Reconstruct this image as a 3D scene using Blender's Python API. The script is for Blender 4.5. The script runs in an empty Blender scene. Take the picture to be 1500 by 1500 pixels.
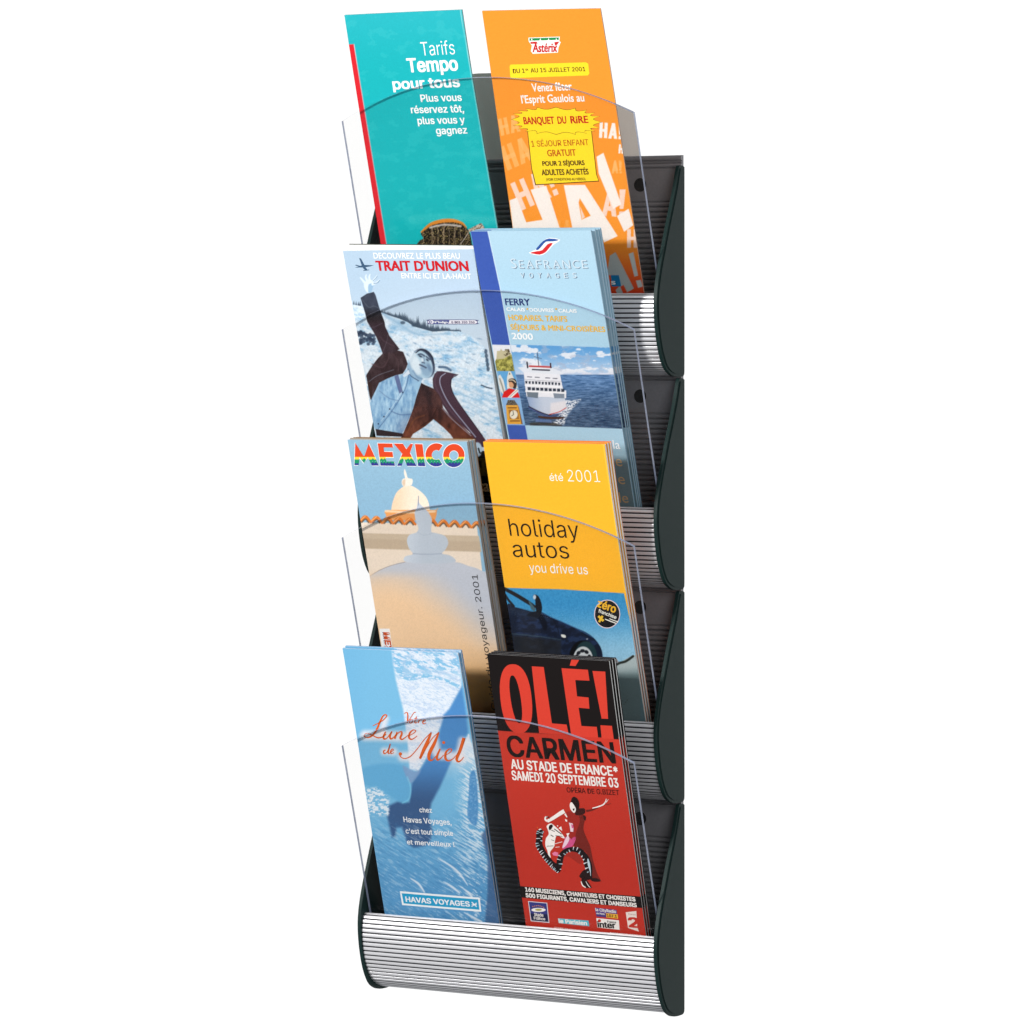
import bpy, math, random
import numpy as np
from mathutils import Vector
from mathutils.geometry import tessellate_polygon
random.seed(4)
S = 0.001                                   # everything below is in millimetres

# ------------------------------------------------------------------ camera
TH = math.radians(30); FOC = 10500 * math.tan(TH); HY = 475.0
F = np.array([-math.sin(TH), math.cos(TH), 0.0]); R = np.array([math.cos(TH), math.sin(TH), 0.0])
CAM = np.array([0, -50, 0.0]) - F * FOC / 1.92
scene = bpy.context.scene
cd = bpy.data.cameras.new("camera"); cam = bpy.data.objects.new("camera", cd)
scene.collection.objects.link(cam); scene.camera = cam
cam.location = CAM * S
cam.rotation_euler = (math.pi / 2, 0, TH)
cd.sensor_width = 36; cd.lens = FOC / 1500 * 36; cd.shift_y = -275 / 1500
cd.clip_start = 0.05; cd.clip_end = 60

# ------------------------------------------------------------------ light
w = bpy.data.worlds.new("World"); scene.world = w; w.use_nodes = True
w.node_tree.nodes["Background"].inputs[0].default_value = (0.96, 0.98, 1.0, 1)
w.node_tree.nodes["Background"].inputs[1].default_value = 0.34
def area(name, loc, target, size, power, col=(1, 1, 1)):
    l = bpy.data.lights.new(name, 'AREA'); l.size = size; l.energy = power; l.color = col
    o = bpy.data.objects.new(name, l); scene.collection.objects.link(o)
    o.location = loc
    o.rotation_euler = (Vector(target) - Vector(loc)).to_track_quat('-Z', 'Y').to_euler()
    return o
area("key_softbox", (-1.05, -2.80, 0.82), (0, 0, -0.2), 0.32, 115, (1.0, 0.985, 0.96))
area("side_fill", (1.75, -1.75, 0.25), (0.1, 0, -0.2), 0.9, 26, (1, 1, 1))  # added fill lamp, unseen, for bright white surroundings on the right
for lx, lz, tx, tz, pw in ((-2.5, 1.95, -2.2, 0.0, 5.8), (-0.5, 1.95, -0.9, 0.0, 4.2), (-2.4, -2.3, -2.2, -0.55, 5.8), (-0.6, -2.3, -0.9, -0.55, 4.2),
                            (-4.4, 1.95, -4.2, 0.0, 6.0), (1.5, 1.95, 1.3, 0.0, 6.0), (-4.4, -2.3, -4.2, -0.55, 6.0), (1.5, -2.3, 1.3, -0.55, 6.0)):
    area("backdrop_softbox", (lx, 1.15, lz), (tx, 2.3, tz), 0.9, pw).data.spread = math.radians(100)
scene.view_settings.view_transform = 'Standard'; scene.view_settings.look = 'None'
scene.view_settings.exposure = 0.0; scene.view_settings.gamma = 1.0

# ------------------------------------------------------------------ helpers
COL = scene.collection
def link(name, me, mat=None, parent=None, loc=None):
    o = bpy.data.objects.new(name, me); COL.objects.link(o)
    if mat is not None and me is not None and not me.materials: me.materials.append(mat)
    if parent is not None: o.parent = parent
    if loc is not None: o.location = loc
    return o
def tag(o, label=None, cat=None, group=None, kind=None):
    if label: o["label"] = label
    if cat: o["category"] = cat
    if group: o["group"] = group
    if kind: o["kind"] = kind
    return o
def empty(name, loc=(0, 0, 0)):
    o = bpy.data.objects.new(name, None); COL.objects.link(o); o.location = loc
    o.empty_display_size = 0.02
    return o
def mesh(name, V, Fc, smooth=False, cols=None, org=(0, 0, 0)):
    me = bpy.data.meshes.new(name)
    V = (np.asarray(V, float) - np.asarray(org, float)) * S
    me.from_pydata(V.tolist(), [], Fc)
    if smooth: me.polygons.foreach_set("use_smooth", [True] * len(me.polygons))
    if cols is not None:
        a = me.color_attributes.new("print", 'FLOAT_COLOR', 'POINT')
        c = np.ones((len(V), 4), np.float32); c[:, :3] = cols
        a.data.foreach_set("color", c.ravel())
    me.update()
    return me
def bevel(o, width, seg=2, ang=35):
    m = o.modifiers.new("bevel", 'BEVEL'); m.width = width * S; m.segments = seg
    m.limit_method = 'ANGLE'; m.angle_limit = math.radians(ang)

def lin(c):
    c = np.asarray(c, float) / 255.0
    return np.where(c <= 0.04045, c / 12.92, ((c + 0.055) / 1.055) ** 2.4)
GAIN = 0.78
def ink(c): return lin(c) * GAIN

# ------------------------------------------------------------------ materials
def mat(name):
    m = bpy.data.materials.new(name); m.use_nodes = True
    return m, m.node_tree.nodes, m.node_tree.links, m.node_tree.nodes["Principled BSDF"]
def paper_mat(name="printed_paper", rough=0.55):
    m, n, l, p = mat(name)
    a = n.new("ShaderNodeAttribute"); a.attribute_name = "print"
    t = n.new("ShaderNodeTexCoord")
    nz = n.new("ShaderNodeTexNoise"); nz.inputs["Scale"].default_value = 900; nz.inputs["Detail"].default_value = 3
    l.new(t.outputs["Object"], nz.inputs["Vector"])
    mr = n.new("ShaderNodeMapRange"); mr.inputs["To Min"].default_value = 0.9; mr.inputs["To Max"].default_value = 1.1
    l.new(nz.outputs["Fac"], mr.inputs["Value"])
    mx = n.new("ShaderNodeMix"); mx.data_type = 'RGBA'; mx.blend_type = 'MULTIPLY'; mx.inputs["Factor"].default_value = 1
    l.new(a.outputs["Color"], mx.inputs["A"]); l.new(mr.outputs["Result"], mx.inputs["B"])
    l.new(mx.outputs["Result"], p.inputs["Base Color"])
    p.inputs["Roughness"].default_value = rough; p.inputs["Specular IOR Level"].default_value = 0.15
    return m
M_PRINT = paper_mat()
def plain(name, col, rough=0.6, spec=0.4, metal=0.0, var=0.12, scale=300, bump=0.0):
    m, n, l, p = mat(name)
    t = n.new("ShaderNodeTexCoord")
    nz = n.new("ShaderNodeTexNoise"); nz.inputs["Scale"].default_value = scale; nz.inputs["Detail"].default_value = 4
    l.new(t.outputs["Object"], nz.inputs["Vector"])
    r = n.new("ShaderNodeMix"); r.data_type = 'RGBA'
    r.inputs["A"].default_value = (*[c * (1 - var) for c in col], 1); r.inputs["B"].default_value = (*[min(1, c * (1 + var)) for c in col], 1)
    l.new(nz.outputs["Fac"], r.inputs["Factor"]); l.new(r.outputs["Result"], p.inputs["Base Color"])
    p.inputs["Roughness"].default_value = rough; p.inputs["Metallic"].default_value = metal
    p.inputs["Specular IOR Level"].default_value = spec
    if bump:
        b = n.new("ShaderNodeBump"); b.inputs["Strength"].default_value = bump; b.inputs["Distance"].default_value = 0.0003
        l.new(nz.outputs["Fac"], b.inputs["Height"]); l.new(b.outputs["Normal"], p.inputs["Normal"])
    return m
M_CAP = plain("dark_green_plastic", (0.008, 0.021, 0.020), 0.42, 0.10, 0, 0.35, 1600, 0.35)
M_FLUTE = plain("satin_aluminium", (0.73, 0.73, 0.76), 0.40, 0.5, 0.5, 0.05, 700)
M_BACK = plain("dimmed_aluminium", (0.21, 0.205, 0.22), 0.42, 0.5, 0.4, 0.14, 500)  # same metal as the fronts; its dimmer reflections are put into the colour
M_PAGE = plain("page_paper", (0.80, 0.80, 0.78), 0.7, 0.3, 0, 0.06, 500)
M_GROOVE_SHADE = plain("groove_shade_black", (0.02, 0.02, 0.024), 0.6, 0.3, 0, 0.2)  # dark shade between the ribs, as a colour
M_HOLE = plain("black_plastic", (0.006, 0.006, 0.006), 0.5, 0.4, 0, 0.2)
M_SHADOW_CARD = plain("shadow_card", (0.78, 0.735, 0.68), 0.85, 0.2, 0, 0.10, 1400)  # grey of the leaflets' shadow seen through the acrylic
M_WALL = plain("white_backdrop_paper", (0.92, 0.92, 0.92), 0.9, 0.1, 0, 0.01, 3)
def edge_tint(name, c):
    return plain(name, c, 0.6, 0.35, 0, 0.12, 800)
def acrylic_mats():
    m = bpy.data.materials.new("clear_acrylic"); m.use_nodes = True
    n, l = m.node_tree.nodes, m.node_tree.links; n.clear()
    o = n.new("ShaderNodeOutputMaterial"); tr = n.new("ShaderNodeBsdfTransparent"); gl = n.new("ShaderNodeBsdfGlossy")
    fr = n.new("ShaderNodeFresnel"); fr.inputs["IOR"].default_value = 1.18
    mx = n.new("ShaderNodeMixShader")
    tr.inputs["Color"].default_value = (0.969, 0.967, 0.965, 1); gl.inputs["Roughness"].default_value = 0.03
    gl.inputs["Color"].default_value = (0.9, 0.9, 0.9, 1)
    l.new(fr.outputs[0], mx.inputs[0]); l.new(tr.outputs[0], mx.inputs[1]); l.new(gl.outputs[0], mx.inputs[2]); l.new(mx.outputs[0], o.inputs[0])
    e = bpy.data.materials.new("acrylic_cut_edge"); e.use_nodes = True
    n, l = e.node_tree.nodes, e.node_tree.links; n.clear()
    o = n.new("ShaderNodeOutputMaterial"); tr = n.new("ShaderNodeBsdfTransparent"); df = n.new("ShaderNodeBsdfPrincipled")
    df.inputs["Base Color"].default_value = (0.32, 0.36, 0.49, 1); df.inputs["Roughness"].default_value = 0.2
    nz = n.new("ShaderNodeTexNoise"); nz.inputs["Scale"].default_value = 260
    t = n.new("ShaderNodeTexCoord"); l.new(t.outputs["Object"], nz.inputs["Vector"])
    mr = n.new("ShaderNodeMapRange"); mr.inputs["To Min"].default_value = 0.6; mr.inputs["To Max"].default_value = 0.95
    l.new(nz.outputs["Fac"], mr.inputs["Value"])
    mx = n.new("ShaderNodeMixShader"); tr.inputs["Color"].default_value = (0.7, 0.75, 0.85, 1)
    l.new(mr.outputs[0], mx.inputs[0]); l.new(tr.outputs[0], mx.inputs[1]); l.new(df.outputs[0], mx.inputs[2]); l.new(mx.outputs[0], o.inputs[0])
    return m, e
M_ACR, M_EDGE = acrylic_mats()

# ------------------------------------------------------------------ backdrop
bd = link("backdrop_wall", mesh("backdrop_wall", [(-6500, 2300, -2300), (3500, 2300, -2300), (3500, 2300, 1900), (-6500, 2300, 1900),
          (-6500, 2420, -2300), (3500, 2420, -2300), (3500, 2420, 1900), (-6500, 2420, 1900)],
          [(0, 1, 2, 3), (5, 4, 7, 6), (0, 4, 5, 1), (3, 2, 6, 7), (1, 5, 6, 2), (0, 3, 7, 4)]), M_WALL)
tag(bd, kind="structure")

# ------------------------------------------------------------------ the rack
XL, XR = -139.4, 119.6; CT = 2.7
PITCH = 161.2
LZ = [-219.7 + PITCH * (1.5 - k) for k in range(4)]
rack = empty("wall_brochure_rack", (-0.01, 0.0, LZ[3] * S - 0.062))
RO = np.array([-10, 0, LZ[3] - 62])
tag(rack, "silver and dark green four pocket leaflet rack with ribbed fronts and clear acrylic panels", "leaflet rack")
def spline(pts, n=8):
    P = [np.array(p, float) for p in pts]; P = [2 * P[0] - P[1]] + P + [2 * P[-1] - P[-2]]
    out = []
    for i in range(1, len(P) - 2):
        a, b, c, d = P[i - 1:i + 3]
        for k in range(n):
            t = k / n
            out.append(0.5 * ((2 * b) + (c - a) * t + (2 * a - 5 * b + 4 * c - d) * t * t + (3 * b - a - 3 * c + d) * t ** 3))
    out.append(P[-2]); return np.array(out)
def prism(name, prof, x0, x1, mat_, parent, org, smooth=False):
    """closed (y,z) profile extruded along x"""
    n = len(prof)
    V = [(x0, y, z) for y, z in prof] + [(x1, y, z) for y, z in prof]
    Fc = [(i, (i + 1) % n, n + (i + 1) % n, n + i) for i in range(n)]
    tri = tessellate_polygon([[Vector((y, z, 0)) for y, z in prof]])
    Fc += [tuple(t) for t in tri] + [tuple(n + i for i in reversed(t)) for t in tri]
    me = mesh(name, V, Fc, smooth, None, org)
    import bmesh
    b = bmesh.new(); b.from_mesh(me); bmesh.ops.recalc_face_normals(b, faces=b.faces); b.to_mesh(me); b.free()
    return link(name, me, mat_, parent)
def resample(P, step):
    d = np.r_[0, np.cumsum(np.linalg.norm(np.diff(P, axis=0), axis=1))]
    s = np.arange(0, d[-1], step)
    return np.c_[np.interp(s, d, P[:, 0]), np.interp(s, d, P[:, 1])], s
def fluted(path, s, phase, pitch, depth, groove):
    """offset a resampled path inwards at regular grooves"""
    T = np.gradient(path, axis=0); T /= np.linalg.norm(T, axis=1)[:, None]
    N = np.c_[-T[:, 1], T[:, 0]]
    f = ((s - phase) / pitch) % 1.0
    g = np.clip((1 - np.abs(f - 0.5) / (groove / 2)) * 3.2, 0, 1)
    crown = 0.08 * np.cos((f) * 2 * math.pi)
    return path + N * (depth * g - crown)[:, None] * 1.0

front_path = spline([(-37.2, 1.4), (-40.6, -0.6), (-42.4, -6), (-42.9, -13), (-42.0, -22), (-39.2, -34), (-35, -43.5), (-29.5, -51), (-22.5, -56), (-15, -59.0), (-6, -60.8), (2, -61.3)], 24)
fp, fs = resample(front_path, 0.12)
front_out = fluted(fp, fs, 1.2, 3.62, 0.3, 0.36)
groove_shade = (np.abs((((fs - 1.2) / 3.62) % 1.0) - 0.5) < 0.36 / 2 * 0.97)
front_in = [(y + 3.4 * 0.96, max(z, -60) + (0.4 if z > -20 else 2.4)) for y, z in front_path[::8]][::-1]
front_prof = [tuple(p) for p in front_out] + [(2, -57.8)] + [(-6, -56.6), (-14, -55), (-20, -52.2), (-26, -47.5), (-31, -40.5), (-35, -31), (-37.8, -20), (-38.6, -12), (-38.3, -5), (-36.6, 0)]

# back panel: beads on top, smooth band, then fine flutes down into the pocket
bz = [(0.0, 106.5)]
bp = [(3.5, 106.5), (0.6, 106.3), (-0.6, 105.2), (-0.9, 103.6), (-0.4, 102.7), (1.4, 102.3), (1.4, 101.7), (-0.2, 101.4), (-0.2, 100.9), (1.4, 100.6), (1.4, 100.2), (-0.3, 99.8), (-0.7, 98.6), (-0.3, 97.5), (1.2, 97.0), (1.2, 96.5), (0.2, 96.1), (0.2, 71.9), (1.5, 71.6), (1.5, 71.1)]
z = 71.1
while z > -50:
    for a, yy in ((0.25, 0.6), (0.7, -0.15), (1.5, -0.45), (2.4, -0.45), (3.2, -0.1), (3.55, 0.7), (3.75, 1.5), (3.95, 1.5)):
        bp.append((yy, z - a))
    z -= 3.95
back_prof = bp + [(1.5, -52), (3.5, -52)]

cap_line = spline([(-2.2, 98.0), (-6.5, 98.2), (-9.4, 96.4), (-14.0, 83), (-19.6, 69), (-26.5, 53), (-33.0, 37), (-39.2, 21), (-43.2, 8), (-45.0, -3), (-45.0, -12), (-43.8, -22), (-41.0, -34), (-36.8, -45), (-30.5, -54.5), (-23.5, -59.2), (-16, -61.4), (-4, -61.7), (-0.6, -60.2), (0, -57.5)], 6)
cap_prof = [tuple(p) for p in cap_line] + [(0, 97)]
def inset(prof, d):
    n = len(prof); P = np.array(prof); out = []
    for i in range(n):
        t = P[(i + 1) % n] - P[i - 1]; t /= np.linalg.norm(t) + 1e-9
        q = P[i] + np.array([-t[1], t[0]]) * d
        if min(np.hypot(*(q - p)) for p in P) > abs(d) * .9: out.append(tuple(q))
    return out
plate_prof = inset(cap_prof, 2.3)

def acrylic(z0):
    t = 0.3056; nn = math.hypot(1, t)
    x0, x1 = -138.2, 118.4
    h0, h1 = -46.0, 134.9; rise = 29.6
    pts = [(x0, h0), (x1, h0), (x1, h1)]
    xm = (x0 + x1) / 2; hw = (x1 - x0) / 2; Rr = (hw * hw + rise * rise) / (2 * rise)
    for i in range(1, 64):
        x = x1 - (x1 - x0) * i / 64
        pts.append((x, h1 + math.sqrt(Rr * Rr - (x - xm) ** 2) - (Rr - rise)))
    pts.append((x0, h1))
    n = len(pts); V = []
    for th in (0.0, 2.5):
        for x, h in pts:
            V.append((x, -33.4 - t * h + th / nn, z0 + h + th * t / nn))
    Fc = [tuple(range(n)), tuple(n + i for i in reversed(range(n)))]
    Fc += [(i, n + i, n + (i + 1) % n, (i + 1) % n) for i in range(n)]
    me = mesh("clear_panel", V, Fc, False, None, RO)
    me.materials.append(M_ACR); me.materials.append(M_EDGE)
    for i, p in enumerate(me.polygons): p.material_index = 0 if i < 2 else 1
    return link("clear_panel", me, None, rack)
for k in range(4):
    z0 = LZ[k]; org = RO - np.array([0, 0, z0]) + 0
    o = prism("back_panel", [(y, zz + z0) for y, zz in back_prof], XL, XR, M_BACK, rack, RO)
    for hx in (-104.0, 84.0):                 # screw recesses
        V = []; Fc = []; N = 28
        for r_, yy in ((5.2, 0.2), (5.0, -0.35), (4.5, -0.35), (4.4, 0.1)):
            V += [(hx + r_ * math.cos(2 * math.pi * i / N), yy, z0 + 84.3 + r_ * math.sin(2 * math.pi * i / N)) for i in range(N)]
        for j in range(3):
            Fc += [(j * N + i, j * N + (i + 1) % N, (j + 1) * N + (i + 1) % N, (j + 1) * N + i) for i in range(N)]
        Fc.append(tuple(3 * N + i for i in range(N)))
        link("screw_hole", mesh("screw_hole", V, Fc, False, None, RO), M_HOLE, o)
    ff = prism("fluted_front", [(y, zz + z0) for y, zz in front_prof], XL + 0.05, XR - 0.05, M_FLUTE, rack, RO)
    ff.data.materials.append(M_GROOVE_SHADE)          # shade in the slots between the ribs, put in as black faces
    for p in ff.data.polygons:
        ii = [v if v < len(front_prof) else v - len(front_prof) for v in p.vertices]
        if len(ii) == 4 and all(q < len(groove_shade) and groove_shade[q] for q in ii): p.material_index = 1
    for x0, x1 in ((XL - CT, XL), (XR, XR + CT)):
        c = prism("end_cap", [(y, zz + z0) for y, zz in cap_prof], x0, x1, M_CAP, rack, RO)
        bevel(c, 0.9, 3, 50)
        out = 1 if x0 > 0 else -1
        xa = x1 - 0.3 if out > 0 else x0 + 0.3
        f_ = prism("face_plate", [(y, zz + z0) for y, zz in plate_prof], min(xa, xa + out * 1.0), max(xa, xa + out * 1.0), M_CAP, c, RO)
        bevel(f_, 0.5, 2, 50)
    acrylic(z0)

# ------------------------------------------------------------------ print tools
def ray(px, py): return F + R * (px - 750) / FOC + np.array([0, 0, 1.0]) * (HY - py) / FOC
Y0 = -29.8; TILT = 0.3056
WARP = None
def warp(P):
    """gentle bow across the sheet and a slight curl of its top, the same for all layers of one brochure"""
    if WARP is None: return P
    xa, xb, zt, B, C = WARP; P = np.array(P, float)
    u = np.clip((P[..., 0] - xa) / (xb - xa), -.05, 1.05); t = np.clip((P[..., 2] - (zt - 70)) / 70, 0, 1.1)
    P[..., 1] += -B * (1 - (2 * u - 1) ** 2) + B * .6 + C * t * t * (0.35 + 0.65 * u)
    return P
def hit(px, py, z0, lift=0.0):
    r = ray(px, py); y0 = Y0 - lift
    k = (y0 - TILT * (CAM[2] - z0) - CAM[1]) / (r[1] + TILT * r[2])
    return CAM + k * r
def project(P):
    D = P - CAM; d = D @ F
    return 750 + FOC * (D @ R) / d, HY - FOC * D[:, 2] / d
def zc(ox, oy, s): return lambda p: (ox + p[0] / s, oy + p[1] / s)

def hashn(ix, iy, seed):
    h = (ix * 374761393 + iy * 668265263 + seed * 1442695041) & 0xffffffff
    h = ((h ^ (h >> 13)) * 1274126177) & 0xffffffff
    return ((h ^ (h >> 16)) & 0xffff) / 65535.0
def noise(x, y, seed=0):
    ix = np.floor(x).astype(np.int64); iy = np.floor(y).astype(np.int64); fx = x - ix; fy = y - iy
    fx = fx * fx * (3 - 2 * fx); fy = fy * fy * (3 - 2 * fy)
    a = hashn(ix, iy, seed); b = hashn(ix + 1, iy, seed); c = hashn(ix, iy + 1, seed); d = hashn(ix + 1, iy + 1, seed)
    return (a * (1 - fx) + b * fx) * (1 - fy) + (c * (1 - fx) + d * fx) * fy
def fbm(x, y, seed=0, o=4):
    s = 0; a = 0.5; t = 0
    for i in range(o):
        s = s + a * noise(x * 2 ** i, y * 2 ** i, seed + i * 7); t += a; a *= 0.55
    return s / t
def sst(a, b, x):
    t = np.clip((x - a) / (b - a), 0, 1); return t * t * (3 - 2 * t)

class Sheet:
    """colour of a cover, painted per vertex (print colours in sRGB, turned into ink)"""
    def __init__(s, X, Y): s.X, s.Y = X, Y; s.C = np.zeros(X.shape + (3,)); s.Z = lambda p: p
    def fill(s, c): s.C[...] = c
    def mix(s, m, c):
        s.C = s.C * (1 - m[..., None]) + np.asarray(c, float) * m[..., None]
    def sd(s, pts):
        P = np.array([s.Z(p) for p in pts]); X, Y = s.X, s.Y
        d = np.full(X.shape, 1e9); ins = np.zeros(X.shape, bool)
        for i in range(len(P)):
            ax, ay = P[i]; bx, by = P[(i + 1) % len(P)]
            ex, ey = bx - ax, by - ay; L = ex * ex + ey * ey + 1e-12
            t = np.clip(((X - ax) * ex + (Y - ay) * ey) / L, 0, 1)
            d = np.minimum(d, (X - ax - t * ex) ** 2 + (Y - ay - t * ey) ** 2)
            c = (ay > Y) != (by > Y)
            if abs(by - ay) > 1e-9: ins ^= c & (X < (bx - ax) * (Y - ay) / (by - ay) + ax)
        d = np.sqrt(d); return np.where(ins, -d, d)
    def pm(s, pts, soft=0.5): return sst(soft, -soft, s.sd(pts))
    def poly(s, pts, c, soft=0.5, a=1.0, sm=0):
        if sm: pts = closed(pts, sm)
        m = s.pm(pts, soft) * a; s.mix(m, c); return m
    def line(s, pts, w, c, soft=0.5, a=1.0, sm=5):
        P = np.array([s.Z(p) for p in pts], float)
        W = np.array(w if isinstance(w, (list, tuple)) else [w] * len(P), float)
        if sm and len(P) > 2:
            Q = spline(np.c_[P, W], sm); P, W = Q[:, :2], Q[:, 2]
        d = np.full(s.X.shape, 1e9)
        for i in range(len(P) - 1):
            ax, ay = P[i]; bx, by = P[i + 1]; ex, ey = bx - ax, by - ay; L = ex * ex + ey * ey + 1e-12
            t = np.clip(((s.X - ax) * ex + (s.Y - ay) * ey) / L, 0, 1)
            d = np.minimum(d, np.hypot(s.X - ax - t * ex, s.Y - ay - t * ey) - (W[i] * (1 - t) + W[i + 1] * t) / 2)
        m = sst(soft, -soft, d) * a; s.mix(m, c); return m
    def ell(s, c0, rx, ry, c, rot=0, soft=0.5, a=1.0):
        cx, cy = s.Z(c0); k = s.Z((1, 0))[0] - s.Z((0, 0))[0]; rx *= k; ry *= k; r = math.radians(rot)
        dx, dy = s.X - cx, s.Y - cy; u = dx * math.cos(r) + dy * math.sin(r); v = -dx * math.sin(r) + dy * math.cos(r)
        q = (np.hypot(u / rx, v / ry) - 1) * min(rx, ry); m = sst(soft, -soft, q) * a; s.mix(m, c); return m
def closed(pts, n=5):
    P = [np.array(p, float) for p in pts]; N = len(P); out = []
    for i in range(N):
        a, b, c, d = P[i - 1], P[i], P[(i + 1) % N], P[(i + 2) % N]
        for k in range(n):
            t = k / n
            out.append(tuple(0.5 * ((2 * b) + (c - a) * t + (2 * a - 5 * b + 4 * c - d) * t * t + (3 * b - a - 3 * c + d) * t ** 3)))
    return out

_glyph = {}
try:                                        # the sans that ships inside Blender itself; the built-in font is the fallback
    import os
    SANS = bpy.data.fonts.load(os.path.join(bpy.utils.resource_path('LOCAL'), "datafiles", "fonts", "Inter.woff2"))
except Exception:
    SANS = None
def text_mesh(body, off, font=None):
    key = (body, off, font)
    if key in _glyph: return _glyph[key]
    cu = bpy.data.curves.new("lettering_source", 'FONT'); cu.body = body; cu.size = 1.0
    cu.offset = off; cu.resolution_u = 3; cu.fill_mode = 'FRONT'
    if font == 'sans' and SANS: cu.font = SANS
    o = bpy.data.objects.new("lettering_source", cu); COL.objects.link(o)
    dg = bpy.context.evaluated_depsgraph_get(); dg.update()
    me = o.evaluated_get(dg).to_mesh()
    V = np.zeros(len(me.vertices) * 3); me.vertices.foreach_get("co", V); V = V.reshape(-1, 3)[:, :2].copy()
    Fc = [tuple(p.vertices) for p in me.polygons]
    bpy.data.objects.remove(o); bpy.data.curves.remove(cu)
    _glyph[key] = (V, Fc); return V, Fc
CAPS = {f: text_mesh("H", 0.0, f)[0][:, 1].max() for f in (None, 'sans')}

class Art:
    """flat vector print lying on a cover: lettering and crisp shapes"""
    def __init__(s, z0): s.z0 = z0; s.V = []; s.F = []; s.C = []; s.Z = lambda p: p; s.font = "sans"
    def add(s, V, Fc, c):
        b = len(s.V); s.V += [tuple(v) for v in V]; s.F += [tuple(b + i for i in f) for f in Fc]
        c = ink(c) if np.ndim(c) == 1 else np.array([ink(q) for q in c])
        s.C += [tuple(c)] * len(V) if np.ndim(c) == 1 else [tuple(q) for q in c]
    def poly(s, pts, c, layer=1, sm=0, holes=()):
        if sm: pts = closed(pts, sm)
        loops = [pts] + [closed(h, sm) if sm else h for h in holes]
        flat = [p for lp in loops for p in lp]
        tri = tessellate_polygon([[Vector((p[0], p[1], 0)) for p in lp] for lp in loops])
        s.add([hit(*s.Z(p), s.z0, 0.05 * layer) for p in flat], [tuple(t) for t in tri], c)
    def stroke(s, pts, w, c, layer=2, sm=6):
        P = np.array([s.Z(p) for p in pts], float)
        W = np.array(w if isinstance(w, (list, tuple)) else [w] * len(P), float)
        k = s.Z((1, 0))[0] - s.Z((0, 0))[0]; W = W * k
        Q = spline(np.c_[P, W], sm) if len(P) > 2 and sm else np.c_[P, W]
        T = np.gradient(Q[:, :2], axis=0); T /= (np.linalg.norm(T, axis=1)[:, None] + 1e-9); N = np.c_[-T[:, 1], T[:, 0]]
        A = Q[:, :2] + N * Q[:, 2:3] / 2; B = Q[:, :2] - N * Q[:, 2:3] / 2; n = len(Q)
        V = [hit(*p, s.z0, 0.05 * layer) for p in A] + [hit(*p, s.z0, 0.05 * layer) for p in B]
        s.add(V, [(i, i + 1, n + i + 1, n + i) for i in range(n - 1)], c)
    def disc(s, c0, r, c, layer=1, ry=None, n=28):
        ry = ry or r
        s.poly([(c0[0] + r * math.cos(2 * math.pi * i / n), c0[1] + ry * math.sin(2 * math.pi * i / n)) for i in range(n)], c, layer)
    def text(s, body, a, b, h, c, bold=0.0, layer=3, shear=None, lean=0.155, font=0):
        """a, b: left and right end of the baseline, h: height of a capital (zoomed photo units); lean follows the cover's edge"""
        font = s.font if font == 0 else font
        heavy = bold if bold > 0.015 or (font and bold > 0) else 0.0
        V, Fc = text_mesh(body, 0.0 if heavy else bold, font); CAPH = CAPS[font]
        x0, x1 = V[:, 0].min(), V[:, 0].max()
        a = np.array(a, float); b = np.array(b, float)
        if shear is not None: lean = shear
        up = np.array([-lean * h, -h])
        u = (V[:, 0] - x0) / (x1 - x0); v = V[:, 1] / CAPH
        P = a[None] + u[:, None] * (b - a)[None] + v[:, None] * up[None]
        if heavy:                            # heavier strokes: the word laid over itself, slightly shifted
            kx = np.linalg.norm(b - a) / (x1 - x0) * heavy * .85; ky = h / CAPH * heavy * .5
            for i, (dx, dy) in enumerate(((-1, -1), (1, -1), (-1, 1), (1, 1), (0, 0))):
                s.add([hit(*s.Z((p[0] + dx * kx, p[1] + dy * ky)), s.z0, 0.05 * layer + .008 * i) for p in P], Fc, c)
            return
        s.add([hit(*s.Z(tuple(p)), s.z0, 0.05 * layer) for p in P], Fc, c)

#==ART==
def copy_tree(o, parent=None):
    c = o.copy(); COL.objects.link(c)
    c.parent = parent
    for ch in list(o.children): copy_tree(ch, c)
    return c
GROUND = -49.0
def art_mesh(A, org):
    """print is laid out flat, cut fine enough to follow the sheet, then bent with it"""
    import bmesh
    me = bpy.data.meshes.new("lettering"); me.from_pydata([tuple(v) for v in A.V], [], A.F)
    a = me.color_attributes.new("print", 'FLOAT_COLOR', 'POINT'); c = np.ones((len(A.V), 4), np.float32); c[:, :3] = A.C
    a.data.foreach_set("color", c.ravel())
    b = bmesh.new(); b.from_mesh(me)
    for _ in range(6):
        L = [e for e in b.edges if e.calc_length() > 4.0]
        if not L: break
        bmesh.ops.subdivide_edges(b, edges=L, cuts=1)
        bmesh.ops.triangulate(b, faces=[f for f in b.faces if len(f.verts) > 3])
    b.to_mesh(me); b.free()
    V = np.zeros(len(me.vertices) * 3); me.vertices.foreach_get("co", V); V = warp(V.reshape(-1, 3))
    me.vertices.foreach_set("co", ((V - org) * S).ravel()); me.update()
    return me
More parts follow.
